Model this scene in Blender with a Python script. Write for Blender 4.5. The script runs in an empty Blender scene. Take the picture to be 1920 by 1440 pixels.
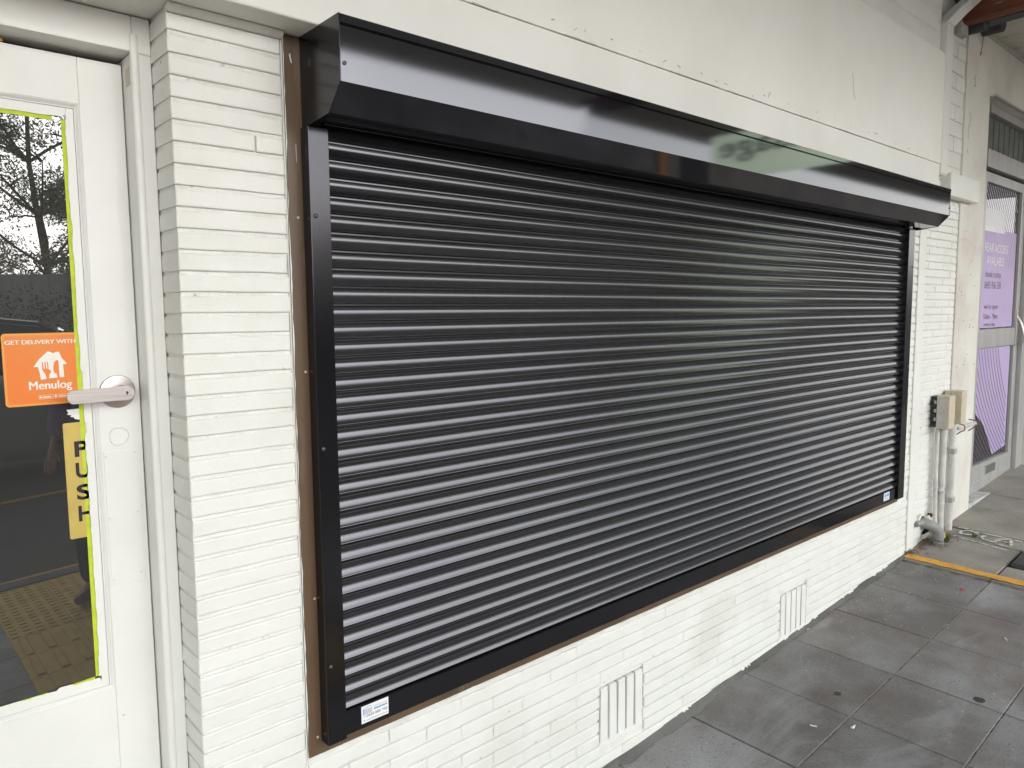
import bpy, bmesh, math, random
from math import sin, cos, pi, radians
from mathutils import Vector, Matrix
random.seed(7)
SC = bpy.context.scene
COL = SC.collection

# ------------------------------------------------------------------ camera
cam_d = bpy.data.cameras.new('camera')
cam = bpy.data.objects.new('camera', cam_d); COL.objects.link(cam)
R = ((0.74425741, -0.07115272, 0.66409201), (-0.66784505, -0.06738203, 0.74124399), (-0.00799366, -0.99518689, -0.09766856))
cam.matrix_world = Matrix(((R[0][0], -R[0][1], -R[0][2], 0), (R[1][0], -R[1][1], -R[1][2], -1.6), (R[2][0], -R[2][1], -R[2][2], 1.692), (0, 0, 0, 1)))
cam_d.sensor_width = 36; cam_d.lens = 26.25; cam_d.clip_start = 0.05; cam_d.clip_end = 600
SC.camera = cam

# ------------------------------------------------------------------ sky, sun, exposure
world = bpy.data.worlds.new('World'); SC.world = world; world.use_nodes = True
wn = world.node_tree.nodes; wl = world.node_tree.links; wn.clear()
sky = wn.new('ShaderNodeTexSky'); sky.sky_type = 'NISHITA'; sky.sun_disc = False
SUN_EL, SUN_AZ = 20, 174
sky.sun_elevation = radians(SUN_EL); sky.sun_rotation = radians(SUN_AZ)
sky.air_density = 3.0; sky.dust_density = 1.0; sky.ozone_density = 1.0
hs = wn.new('ShaderNodeHueSaturation'); hs.inputs['Saturation'].default_value = 0.25
tc = wn.new('ShaderNodeTexCoord'); cn = wn.new('ShaderNodeTexNoise'); cn.inputs['Scale'].default_value = 2.2; cn.inputs['Detail'].default_value = 5
cr = wn.new('ShaderNodeMapRange'); cr.inputs['From Min'].default_value = 0.3; cr.inputs['From Max'].default_value = 0.7; cr.inputs['To Min'].default_value = 0.85; cr.inputs['To Max'].default_value = 1.12
mx = wn.new('ShaderNodeMix'); mx.data_type = 'RGBA'; mx.blend_type = 'MULTIPLY'; mx.inputs['Factor'].default_value = 1
bg = wn.new('ShaderNodeBackground'); bg.inputs['Strength'].default_value = 0.15
wo = wn.new('ShaderNodeOutputWorld')
wl.new(sky.outputs[0], hs.inputs['Color']); wl.new(tc.outputs['Generated'], cn.inputs['Vector']); wl.new(cn.outputs['Fac'], cr.inputs['Value'])
tn = wn.new('ShaderNodeMix'); tn.data_type = 'RGBA'; tn.blend_type = 'MULTIPLY'; tn.inputs['Factor'].default_value = 1; tn.inputs[7].default_value = (0.91, 0.985, 1.105, 1)
wl.new(hs.outputs[0], tn.inputs[6]); wl.new(tn.outputs[2], mx.inputs[6]); wl.new(cr.outputs[0], mx.inputs[7]); wl.new(mx.outputs[2], bg.inputs['Color']); wl.new(bg.outputs[0], wo.inputs[0])
sun_d = bpy.data.lights.new('sun', 'SUN'); sun_d.energy = 0.5; sun_d.angle = radians(80); sun_d.color = (1, 0.96, 0.9)
sun = bpy.data.objects.new('sun', sun_d); COL.objects.link(sun)
az = radians(SUN_AZ); el = radians(SUN_EL)
sdir = Vector((sin(az) * cos(el), cos(az) * cos(el), sin(el)))
sun.rotation_euler = sdir.to_track_quat('Z', 'Y').to_euler()
SC.view_settings.view_transform = 'Standard'; SC.view_settings.look = 'None'; SC.view_settings.gamma = 1
SC.view_settings.use_curve_mapping = False
SC.view_settings.exposure = 1.58

# ------------------------------------------------------------------ helpers
def gz(x, y): return 0.0645 * x + 0.02 * y          # footpath rises to the right and falls to the street

def mat(name, col, rough=0.5, col2=None, nscale=8, ndet=6, nlo=0.4, nhi=0.65, bump=0.0, bscale=60, bdist=0.002, metal=0.0, ior=1.5,
        layers=(), stretch=(1, 1, 1), rvar=0.0, bump2=None, coat=0.0, trans=0.0, alpha=1.0):
    m = bpy.data.materials.new(name); m.use_nodes = True
    n = m.node_tree.nodes; l = m.node_tree.links
    b = n['Principled BSDF']
    b.inputs['Roughness'].default_value = rough; b.inputs['Metallic'].default_value = metal; b.inputs['IOR'].default_value = ior
    b.inputs['Coat Weight'].default_value = coat; b.inputs['Coat Roughness'].default_value = 0.03
    b.inputs['Transmission Weight'].default_value = trans
    b.inputs['Base Color'].default_value = (*col, 1)
    geo = n.new('ShaderNodeNewGeometry'); mp = n.new('ShaderNodeMapping'); mp.inputs['Scale'].default_value = stretch
    l.new(geo.outputs['Position'], mp.inputs['Vector'])
    def noise(scale, det=6, rough_=0.55):
        t = n.new('ShaderNodeTexNoise'); t.inputs['Scale'].default_value = scale; t.inputs['Detail'].default_value = det; t.inputs['Roughness'].default_value = rough_
        l.new(mp.outputs[0], t.inputs['Vector']); return t.outputs['Fac']
    def rng(sock, a, b_, c=0.0, d=1.0):
        r = n.new('ShaderNodeMapRange'); r.inputs['From Min'].default_value = a; r.inputs['From Max'].default_value = b_
        r.inputs['To Min'].default_value = c; r.inputs['To Max'].default_value = d; l.new(sock, r.inputs['Value']); return r.outputs[0]
    cur = None
    ls = ([(col2, nscale, nlo, nhi)] if col2 else []) + list(layers)
    for (c2, sc, a, b_) in ls:
        mxn = n.new('ShaderNodeMix'); mxn.data_type = 'RGBA'
        l.new(rng(noise(sc, ndet), a, b_), mxn.inputs['Factor'])
        if cur is None: mxn.inputs[6].default_value = (*col, 1)
        else: l.new(cur, mxn.inputs[6])
        mxn.inputs[7].default_value = (*c2, 1); cur = mxn.outputs[2]
    if cur is not None: l.new(cur, b.inputs['Base Color'])
    if rvar: l.new(rng(noise(nscale * 1.7), 0.3, 0.7, rough - rvar, rough + rvar), b.inputs['Roughness'])
    last = None
    for (st, sc, di) in ([(bump, bscale, bdist)] if bump else []) + ([bump2] if bump2 else []):
        bn = n.new('ShaderNodeBump'); bn.inputs['Strength'].default_value = st; bn.inputs['Distance'].default_value = di
        l.new(noise(sc, 5), bn.inputs['Height'])
        if last is not None: l.new(last, bn.inputs['Normal'])
        last = bn.outputs['Normal']
    if last is not None: l.new(last, b.inputs['Normal'])
    return m

M = {}
SPEC_TINT = (0.93, 0.91, 1.0, 1)
M['white'] = mat('white_paint', (0.785, 0.78, 0.742), 0.5, (0.74, 0.735, 0.692), 5, layers=(((0.64, 0.62, 0.55), 1.3, 0.60, 0.80), ((0.40, 0.37, 0.31), 33, 0.715, 0.75)), bump=0.35, bscale=220, bdist=0.0015, bump2=(0.5, 28, 0.003))
M['joint'] = mat('painted_mortar', (0.765, 0.758, 0.715), 0.6, (0.69, 0.68, 0.63), 14, bump=0.8, bscale=90, bdist=0.004, bump2=(0.6, 25, 0.004), layers=(((0.30, 0.28, 0.25), 31, 0.66, 0.74),))
M['sheet'] = mat('painted_cement_sheet', (0.83, 0.825, 0.78), 0.55, (0.785, 0.778, 0.728), 2.5, bump=0.3, bscale=160, bdist=0.0012, bump2=(0.35, 9, 0.004))
M['timber_white'] = mat('white_gloss_timber', (0.785, 0.78, 0.742), 0.38, (0.745, 0.74, 0.70), 4, bump=0.25, bscale=130, bdist=0.0012, bump2=(0.3, 14, 0.002))
M['render'] = mat('old_cream_render', (0.70, 0.67, 0.61), 0.75, (0.60, 0.55, 0.50), 3.2, bump=0.6, bscale=70, bdist=0.004, layers=(((0.45, 0.40, 0.36), 46, 0.66, 0.72), ((0.72, 0.71, 0.66), 1.3, 0.45, 0.62)))
M['brown'] = mat('brown_painted_timber', (0.125, 0.077, 0.044), 0.45, (0.085, 0.054, 0.032), 7, bump=0.3, bscale=50, bdist=0.002, stretch=(1, 1, 0.15), layers=(((0.17, 0.12, 0.085), 19, 0.60, 0.7),))
M['black'] = mat('black_powder_coat', (0.006, 0.006, 0.007), 0.16, ior=1.5, bump=0.05, bscale=900, bdist=0.0005)
M['hood'] = mat('black_satin_hood', (0.006, 0.006, 0.008), 0.055, ior=1.9, bump=0.03, bscale=900, bdist=0.0003)
M['slat'] = mat('black_satin_slat', (0.011, 0.011, 0.012), 0.19, ior=1.85, layers=(((0.05, 0.05, 0.05), 260, 0.70, 0.75),), col2=(0.011, 0.011, 0.011), bump=0.05, bscale=700, bdist=0.0004)
M['dark'] = mat('dark_void', (0.012, 0.011, 0.010), 0.9)
for _k in ('black', 'hood', 'slat'): M[_k].node_tree.nodes['Principled BSDF'].inputs['Specular Tint'].default_value = SPEC_TINT
M['screw'] = mat('dark_screw', (0.08, 0.085, 0.09), 0.3, metal=0.6)
M['nail'] = mat('pale_nail', (0.55, 0.48, 0.38), 0.5)
M['steel'] = mat('brushed_steel', (0.52, 0.47, 0.455), 0.42, (0.45, 0.41, 0.40), 90, metal=1.0, stretch=(0.10, 1, 2.0), rvar=0.03)
M['glass'] = mat('door_glass', (0.034, 0.034, 0.033), 0.0, ior=2.05)
M['tape'] = mat('lime_masking_tape', (0.55, 0.66, 0.03), 0.6, (0.47, 0.56, 0.03), 60)
M['orange'] = mat('orange_sticker', (0.80, 0.20, 0.025), 0.35, (0.74, 0.25, 0.04), 6, coat=0.5)
M['orange_rim'] = mat('yellow_orange_rim', (0.80, 0.33, 0.05), 0.35, coat=0.5)
M['print_white'] = mat('white_print', (0.80, 0.76, 0.70), 0.4)
M['gold'] = mat('gold_plate', (0.62, 0.46, 0.13), 0.38, (0.56, 0.42, 0.12), 30, metal=0.25)
M['ink'] = mat('black_ink', (0.012, 0.012, 0.012), 0.5)
M['label_white'] = mat('white_vinyl', (0.82, 0.82, 0.84), 0.3)
M['label_blue'] = mat('blue_print', (0.08, 0.28, 0.62), 0.4)
M['label_grey'] = mat('grey_print', (0.42, 0.38, 0.42), 0.5)
M['label_red'] = mat('dull_red_print', (0.36, 0.25, 0.25), 0.5)
M['paver'] = mat('grey_concrete_paver', (0.222, 0.214, 0.212), 0.50, (0.145, 0.134, 0.128), 3.5, bump=0.9, bscale=240, bdist=0.0025, stretch=(1, 1, 1), rvar=0.12,
                 layers=(((0.31, 0.31, 0.325), 1.6, 0.50, 0.70), ((0.15, 0.125, 0.118), 2.4, 0.5, 0.66), ((0.095, 0.09, 0.086), 130, 0.56, 0.70), ((0.34, 0.33, 0.325), 190, 0.62, 0.72)))
def tone_by_piece(m, lo, hi):
    n = m.node_tree.nodes; l = m.node_tree.links; b = n['Principled BSDF']; src = b.inputs['Base Color'].links[0].from_socket
    oi = n.new('ShaderNodeObjectInfo'); r = n.new('ShaderNodeMapRange'); r.inputs['To Min'].default_value = lo; r.inputs['To Max'].default_value = hi; l.new(oi.outputs['Random'], r.inputs['Value'])
    x = n.new('ShaderNodeMix'); x.data_type = 'RGBA'; x.blend_type = 'MULTIPLY'; x.inputs['Factor'].default_value = 1; l.new(src, x.inputs[6]); l.new(r.outputs[0], x.inputs[7]); l.new(x.outputs[2], b.inputs['Base Color'])
def wash_marks(m, col, scale, dist, lo, hi):
    """pale dried wash marks: curved bands of distorted noise"""
    n = m.node_tree.nodes; l = m.node_tree.links; b = n['Principled BSDF']; src = b.inputs['Base Color'].links[0].from_socket
    g = n.new('ShaderNodeNewGeometry'); mp = n.new('ShaderNodeMapping'); mp.inputs['Scale'].default_value = (1.0, 2.3, 1); mp.inputs['Rotation'].default_value = (0, 0, 0.5); l.new(g.outputs['Position'], mp.inputs['Vector'])
    t = n.new('ShaderNodeTexNoise'); t.inputs['Scale'].default_value = scale; t.inputs['Detail'].default_value = 9; t.inputs['Roughness'].default_value = 0.62; t.inputs['Distortion'].default_value = dist; l.new(mp.outputs[0], t.inputs['Vector'])
    r = n.new('ShaderNodeMapRange'); r.inputs['From Min'].default_value = lo; r.inputs['From Max'].default_value = hi; r.inputs['To Max'].default_value = 0.55; l.new(t.outputs['Fac'], r.inputs['Value'])
    x = n.new('ShaderNodeMix'); x.data_type = 'RGBA'; l.new(r.outputs[0], x.inputs['Factor']); l.new(src, x.inputs[6]); x.inputs[7].default_value = (*col, 1); l.new(x.outputs[2], b.inputs['Base Color'])
wash_marks(M['paver'], (0.36, 0.36, 0.375), 1.35, 1.3, 0.52, 0.66)
wash_marks(M['paver'], (0.105, 0.096, 0.09), 2.1, 0.8, 0.56, 0.72)
tone_by_piece(M['paver'], 0.83, 1.16)
M['joint_sand'] = mat('sandy_paver_joint', (0.23, 0.20, 0.165), 0.9, (0.05, 0.045, 0.04), 22, bump=0.8, bscale=200, bdist=0.003)
M['joint_dark'] = mat('dark_paver_joint', (0.045, 0.04, 0.036), 0.9, (0.10, 0.09, 0.08), 22)
M['concrete'] = mat('worn_concrete_slab', (0.31, 0.288, 0.256), 0.75, (0.215, 0.198, 0.175), 4, bump=0.7, bscale=150, bdist=0.004, layers=(((0.26, 0.25, 0.23), 9, 0.56, 0.7), ((0.09, 0.08, 0.07), 60, 0.63, 0.72)))
M['asphalt'] = mat('asphalt', (0.085, 0.080, 0.078), 0.85, (0.06, 0.056, 0.054), 3, bump=1.0, bscale=130, bdist=0.008, layers=(((0.11, 0.105, 0.10), 150, 0.6, 0.7),))
M['kerb'] = mat('kerb_concrete', (0.16, 0.155, 0.15), 0.8, (0.09, 0.085, 0.08), 3, bump=0.6, bscale=100, bdist=0.004)
M['yellow'] = mat('yellow_road_paint', (0.72, 0.36, 0.055), 0.6, (0.60, 0.29, 0.045), 14, bump=0.5, bscale=120, bdist=0.002, layers=(((0.22, 0.17, 0.12), 42, 0.60, 0.70),))
M['tactile'] = mat('yellow_tactile_paver', (0.74, 0.50, 0.12), 0.7, (0.62, 0.41, 0.10), 9, bump=0.6, bscale=120, bdist=0.003, layers=(((0.28, 0.19, 0.08), 40, 0.60, 0.70),))
M['chalk'] = mat('white_marking_paint', (0.62, 0.61, 0.58), 0.8, (0.24, 0.225, 0.205), 34, nlo=0.49, nhi=0.60)
M['lid'] = mat('dark_rubber_lid', (0.035, 0.035, 0.037), 0.7, (0.06, 0.06, 0.06), 12, bump=0.6, bscale=60, bdist=0.004)
M['soffit'] = mat('pale_soffit', (0.82, 0.82, 0.81), 0.7, (0.76, 0.76, 0.75), 3)
M['corr'] = mat('cream_corrugated_iron', (0.60, 0.57, 0.50), 0.5, (0.50, 0.47, 0.40), 5, layers=(((0.30, 0.20, 0.13), 17, 0.64, 0.74),))
M['timber'] = mat('weathered_red_timber', (0.20, 0.060, 0.026), 0.75, (0.09, 0.030, 0.016), 9, bump=0.8, bscale=30, bdist=0.006, stretch=(1, 0.12, 1), layers=(((0.32, 0.26, 0.20), 25, 0.62, 0.7),))
M['darksteel'] = mat('dark_painted_steel', (0.022, 0.027, 0.033), 0.5, (0.045, 0.05, 0.055), 14)
M['beige'] = mat('beige_plastic_box', (0.58, 0.50, 0.38), 0.5, (0.52, 0.44, 0.33), 20, bump=0.1, bscale=200, bdist=0.001)
M['boxgrey'] = mat('weathered_grey_box', (0.50, 0.46, 0.42), 0.55, (0.40, 0.37, 0.35), 22)
M['pvc'] = mat('painted_pvc_pipe', (0.63, 0.62, 0.59), 0.45, (0.46, 0.45, 0.42), 11, layers=(((0.42, 0.40, 0.37), 34, 0.66, 0.74),))
M['pvcgrey'] = mat('grey_pvc_pipe', (0.28, 0.275, 0.27), 0.5, (0.22, 0.21, 0.21), 16)
M['saddle'] = mat('grey_saddle', (0.36, 0.35, 0.34), 0.5)
M['alu'] = mat('aluminium_frame', (0.48, 0.47, 0.46), 0.42, (0.42, 0.41, 0.40), 10, metal=0.35, stretch=(1, 1, 0.3))
M['lilac'] = mat('lilac_poster', (0.50, 0.395, 0.62), 0.55, (0.47, 0.37, 0.60), 3)
M['lilac_line'] = mat('pale_lilac_line', (0.66, 0.58, 0.74), 0.4)
M['purple_line'] = mat('dark_purple_line', (0.055, 0.03, 0.085), 0.4)
M['paper'] = mat('white_paper', (0.82, 0.82, 0.82), 0.6)
M['louvre'] = mat('grey_green_slat', (0.13, 0.135, 0.122), 0.6, (0.095, 0.10, 0.09), 12)
M['pink'] = mat('pink_chalk_line', (0.74, 0.48, 0.49), 0.8, (0.70, 0.60, 0.56), 60)
M['dusty'] = mat('dusty_white_tread', (0.52, 0.52, 0.52), 0.8, (0.38, 0.37, 0.37), 14, bump=0.5, bscale=80, bdist=0.003)
M['rust'] = mat('rusty_steel', (0.24, 0.12, 0.06), 0.8, (0.10, 0.06, 0.04), 30)
M['leaf'] = mat('gum_leaf', (0.10, 0.12, 0.07), 0.6, (0.12, 0.125, 0.08), 1.2)
def translucent(m, col, f):
    n = m.node_tree.nodes; l = m.node_tree.links; b = n['Principled BSDF']; t = n.new('ShaderNodeBsdfTranslucent'); t.inputs['Color'].default_value = (*col, 1)
    x = n.new('ShaderNodeMixShader'); x.inputs[0].default_value = f; l.new(b.outputs[0], x.inputs[1]); l.new(t.outputs[0], x.inputs[2]); l.new(x.outputs[0], n['Material Output'].inputs['Surface'])
translucent(M['leaf'], (0.36, 0.40, 0.26), 0.65)
M['hedge'] = mat('dark_hedge_leaf', (0.022, 0.040, 0.016), 0.6, (0.045, 0.065, 0.025), 2)
M['bark'] = mat('grey_bark', (0.16, 0.135, 0.11), 0.85, (0.08, 0.065, 0.055), 4, bump=0.8, bscale=20, bdist=0.02)
M['weed'] = mat('weed_leaf', (0.10, 0.20, 0.035), 0.6)
M['dry_leaf'] = mat('dry_leaf', (0.22, 0.10, 0.045), 0.8, (0.12, 0.06, 0.03), 30)
M['fence'] = mat('grey_fence_board', (0.50, 0.49, 0.46), 0.8, (0.36, 0.35, 0.33), 3)
M['car'] = mat('silver_grey_car_paint', (0.36, 0.37, 0.39), 0.3, metal=0.6, coat=1.0)
M['carglass'] = mat('car_glass', (0.01, 0.011, 0.012), 0.02, ior=1.6)
M['tyre'] = mat('tyre_rubber', (0.018, 0.018, 0.018), 0.8)
M['rim'] = mat('alloy_rim', (0.5, 0.5, 0.5), 0.3, metal=0.9)
M['lamp'] = mat('lamp_lens', (0.6, 0.6, 0.6), 0.1)
M['redlamp'] = mat('tail_lens', (0.4, 0.02, 0.02), 0.15)
M['red'] = mat('red_plastic', (0.70, 0.03, 0.03), 0.4)
M['gum'] = mat('flattened_gum', (0.05, 0.046, 0.043), 0.7)
M['gum_pale'] = mat('pale_gum', (0.34, 0.29, 0.22), 0.7)
M['butt'] = mat('cigarette_paper', (0.72, 0.70, 0.64), 0.8)
M['jumper'] = mat('purple_knit', (0.34, 0.19, 0.40), 0.9, (0.28, 0.15, 0.33), 40)
M['trouser'] = mat('dark_trousers', (0.02, 0.02, 0.024), 0.9)
M['shoe'] = mat('brown_leather', (0.16, 0.055, 0.030), 0.4)
M['skin'] = mat('skin', (0.50, 0.30, 0.22), 0.55)
M['hair'] = mat('dark_hair', (0.02, 0.014, 0.010), 0.7)
M['sign_green'] = mat('pale_green_sign', (0.52, 0.66, 0.40), 0.4)
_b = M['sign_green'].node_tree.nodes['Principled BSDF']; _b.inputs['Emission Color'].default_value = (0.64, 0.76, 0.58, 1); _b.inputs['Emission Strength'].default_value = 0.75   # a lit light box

def new_bm(): return bmesh.new()

def box(bm, x0, x1, y0, y1, z0, z1, bev=0.0, seg=1, jit=0.0):
    vs = [bm.verts.new((x, y, z)) for x in (x0, x1) for y in (y0, y1) for z in (z0, z1)]
    f = [(0, 1, 3, 2), (4, 6, 7, 5), (0, 4, 5, 1), (2, 3, 7, 6), (0, 2, 6, 4), (1, 5, 7, 3)]
    fs = [bm.faces.new([vs[i] for i in q]) for q in f]
    if jit:
        for v in vs: v.co += Vector((random.uniform(-jit, jit), random.uniform(-jit, jit), random.uniform(-jit, jit)))
    if bev:
        es = list({e for fc in fs for e in fc.edges})
        bmesh.ops.bevel(bm, geom=es, offset=bev, segments=seg, profile=0.5, affect='EDGES')

def prism(bm, prof, a0, a1, axis=0, cap=True):
    """closed profile in the two other axes, extruded along axis"""
    def mk(p, a):
        if axis == 0: return (a, p[0], p[1])
        if axis == 1: return (p[0], a, p[1])
        return (p[0], p[1], a)
    A = [bm.verts.new(mk(p, a0)) for p in prof]; B = [bm.verts.new(mk(p, a1)) for p in prof]
    n = len(prof)
    for i in range(n): bm.faces.new((A[i], A[(i + 1) % n], B[(i + 1) % n], B[i]))
    if cap: bm.faces.new(A[::-1]); bm.faces.new(B)

def tube(bm, pts, r, n=12, cap=True):
    pts = [Vector(p) for p in pts]; rr = r if isinstance(r, (list, tuple)) else [r] * len(pts)
    rings = []; up = Vector((0, 0, 1))
    for i, p in enumerate(pts):
        d = (pts[min(i + 1, len(pts) - 1)] - pts[max(i - 1, 0)]).normalized()
        u = d.cross(up)
        if u.length < 1e-3: u = d.cross(Vector((1, 0, 0)))
        u.normalize(); w = u.cross(d)
        if rings and u.dot(lastu) < 0: u = -u; w = -w
        lastu = u
        rings.append([bm.verts.new(p + rr[i] * (cos(2 * pi * k / n) * u + sin(2 * pi * k / n) * w)) for k in range(n)])
    for a, b in zip(rings, rings[1:]):
        for k in range(n): bm.faces.new((a[k], a[(k + 1) % n], b[(k + 1) % n], b[k]))
    if cap: bm.faces.new(rings[0][::-1]); bm.faces.new(rings[-1])

def lathe(bm, prof, c, axis='y', n=24):
    """prof: list of (radius, offset along axis)"""
    c = Vector(c); rings = []
    for r, o in prof:
        ring = []
        for k in range(n):
            a = 2 * pi * k / n
            d = {'y': (r * cos(a), o, r * sin(a)), 'x': (o, r * cos(a), r * sin(a)), 'z': (r * cos(a), r * sin(a), o)}[axis]
            ring.append(bm.verts.new(c + Vector(d)))
        rings.append(ring)
    for a, b in zip(rings, rings[1:]):
        for k in range(n): bm.faces.new((a[k], a[(k + 1) % n], b[(k + 1) % n], b[k]))
    bm.faces.new(rings[0]); bm.faces.new(rings[-1])

def poly(bm, pts):
    try: bm.faces.new([bm.verts.new(p) for p in pts])
    except ValueError: pass

def obj(name, bm, m, parent=None, smooth=False, ang=35):
    bmesh.ops.recalc_face_normals(bm, faces=bm.faces)
    me = bpy.data.meshes.new(name); bm.to_mesh(me); bm.free()
    me.materials.append(m)
    if smooth:
        me.shade_smooth()
        me.set_sharp_from_angle(angle=radians(ang))
    o = bpy.data.objects.new(name, me); COL.objects.link(o)
    if smooth:
        w = o.modifiers.new('weighted_normal', 'WEIGHTED_NORMAL'); w.keep_sharp = True; w.weight = 100
    if parent is not None: o.parent = parent
    return o

def inst(name, me, parent, loc, rot=None):
    o = bpy.data.objects.new(name, me); COL.objects.link(o); o.parent = parent; o.location = loc
    if rot: o.rotation_euler = rot
    return o

def tag(o, label, cat, group=None):
    o['label'] = label; o['category'] = cat
    if group: o['group'] = group
    return o
def thing(name, label, cat, group=None):
    o = bpy.data.objects.new(name, None); COL.objects.link(o); o.empty_display_size = 0.1
    return tag(o, label, cat, group)
def struct(o): o['kind'] = 'structure'; return o
def stuff(o): o['kind'] = 'stuff'; return o

def text_mesh(s, bold=0.0):
    cu = bpy.data.curves.new('txt', 'FONT'); cu.body = s; cu.offset = bold; cu.resolution_u = 6
    o = bpy.data.objects.new('txt', cu); COL.objects.link(o)
    dg = bpy.context.evaluated_depsgraph_get(); me = bpy.data.meshes.new_from_object(o.evaluated_get(dg))
    bpy.data.objects.remove(o); bpy.data.curves.remove(cu)
    return me
def text(s, x0, x1, z0, z1, y, m, parent, name='lettering', bold=0.0, shear=0.0, place=None):
    me = text_mesh(s, bold)
    xs = [v.co.x for v in me.vertices]; ys = [v.co.y for v in me.vertices]
    ax, bx, ay, by = min(xs), max(xs), min(ys), max(ys)
    for v in me.vertices:
        u = (v.co.x - ax) / (bx - ax); w = (v.co.y - ay) / (by - ay)
        X = x0 + u * (x1 - x0); Z = z0 + w * (z1 - z0) + shear * (u - 0.5)
        v.co = place(X, Z) if place else (X, y, Z)
    me.materials.clear(); me.materials.append(m)
    o = bpy.data.objects.new(name, me); COL.objects.link(o); o.parent = parent
    return o

def heavy(s, x0, x1, z0, z1, y, m, parent, d):
    for k, dx in enumerate((-d, 0, d)):
        o = text(s, x0 + d + dx, x1 - d + dx, z0, z1, y - .00004 * k, m, parent)
        if k: o.name = 'lettering_weight'

def ragged(x0, z0, x1, z1, n, amp):
    """points from (x0,z0) to (x1,z1) with sideways jitter"""
    out = []; L = math.hypot(x1 - x0, z1 - z0); nx, nz = -(z1 - z0) / L, (x1 - x0) / L; j = 0
    for i in range(n + 1):
        t = i / n; j = 0.6 * j + random.uniform(-amp, amp)
        k = 0 if i in (0, n) else j
        out.append((x0 + (x1 - x0) * t + nx * k, z0 + (z1 - z0) * t + nz * k))
    return out

def strip_xz(bm, left, right, y):
    for a, b, c, d in zip(left, left[1:], right[1:], right):
        bm.faces.new([bm.verts.new((p[0], y, p[1])) for p in (a, b, c, d)])

def ribbon(bm, pts, w, to3):
    """flat ribbon through 2d points"""
    P = [Vector(p) for p in pts]
    L = []; Rr = []
    for i, p in enumerate(P):
        d = P[min(i + 1, len(P) - 1)] - P[max(i - 1, 0)]
        if d.length < 1e-9: d = Vector((1, 0))
        d.normalize(); nn = Vector((-d.y, d.x)) * w / 2
        L.append(bm.verts.new(to3(p + nn))); Rr.append(bm.verts.new(to3(p - nn)))
    for i in range(len(P) - 1): bm.faces.new((L[i], L[i + 1], Rr[i + 1], Rr[i]))

def smooth_path(pts, sub=6):
    P = [Vector(p) for p in pts]; out = []
    for i in range(len(P) - 1):
        p0 = P[max(i - 1, 0)]; p1 = P[i]; p2 = P[i + 1]; p3 = P[min(i + 2, len(P) - 1)]
        for k in range(sub):
            t = k / sub
            out.append(0.5 * ((2 * p1) + (p2 - p0) * t + (2 * p0 - 5 * p1 + 4 * p2 - p3) * t * t + (3 * p1 - p0 - 3 * p2 + p3) * t ** 3))
    out.append(P[-1]); return out

# ------------------------------------------------------------------ ground
def sheet(name, x0, x1, y0, y1, dz, m, nx=1, parent=None):
    bm = new_bm()
    poly(bm, [(x0, y0, gz(x0, y0) + dz), (x1, y0, gz(x1, y0) + dz), (x1, y1, gz(x1, y1) + dz), (x0, y1, gz(x0, y1) + dz)])
    return obj(name, bm, m, parent)
road = struct(sheet('road', -220, 220, -220, -3.72, -0.13, M['asphalt']))
footpath = struct(sheet('footpath', -40, 4.44, -3.56, 0.3, -0.012, M['joint_sand']))
pavement = struct(sheet('concrete_pavement', 4.44, 60, -3.56, 1.5, -0.035, M['joint_dark']))
far_path = struct(sheet('far_footpath', -220, 220, -40, -10.9, -0.02, M['concrete']))
bm = new_bm()
def slab(bm, x0, x1, y0, y1, z0, z1, bev=0.0):
    """a box that follows the slope of the ground"""
    vs = []
    bm2 = bmesh.new(); box(bm2, x0, x1, y0, y1, z0, z1, bev)
    mp = {}
    for v in bm2.verts: mp[v] = bm.verts.new((v.co.x, v.co.y, v.co.z + gz(v.co.x, v.co.y)))
    for f in bm2.faces: bm.faces.new([mp[v] for v in f.verts])
    bm2.free()
slab(bm, -220, 220, -3.72, -3.56, -0.3, 0.0, 0.012); struct(obj('kerb', bm, M['kerb'])); bm = new_bm()
slab(bm, -220, 220, -10.9, -10.75, -0.3, 0.0, 0.012)
struct(obj('far_kerb', bm, M['kerb']))
bm = new_bm()
slab(bm, -60, 60, -4.18, -4.06, -0.14, -0.126); struct(obj('road_line', bm, M['yellow'])); bm = new_bm()
slab(bm, -60, 60, -7.03, -6.93, -0.14, -0.126)
struct(obj('road_line', bm, M['yellow']))

# pavers (each its own object, meshes shared)
TX, TY0, TY = 0.4055, 0.455, 0.390
XJ0 = 2.309
def paver_mesh(w, d, key, m):
    bm = new_bm(); slab(bm, 0.0025, w - 0.0025, 0.0022, d - 0.0022, -0.03, 0.0, 0.0018)
    bmesh.ops.recalc_face_normals(bm, faces=bm.faces)
    me = bpy.data.meshes.new('paver'); bm.to_mesh(me); bm.free(); me.materials.append(m); return me
pm_first = paver_mesh(TX, TY0, 'a', M['paver']); pm = paver_mesh(TX, TY, 'b', M['paver'])
rows = [(-TY0, pm_first)] + [(-TY0 - TY * k, pm) for k in range(1, 8)]
for r, (yy, me) in enumerate(rows):
    for c in range(-8, 5):
        x = XJ0 + TX * c
        if yy < -1.5 and 0.54 < x + 0.1 < 1.6: continue        # tactile pavers lie here
        inst('paver', me, footpath, (x + random.uniform(-.0006, .0006), yy, gz(x, yy) + random.uniform(-.0012, .0012)))
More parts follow.
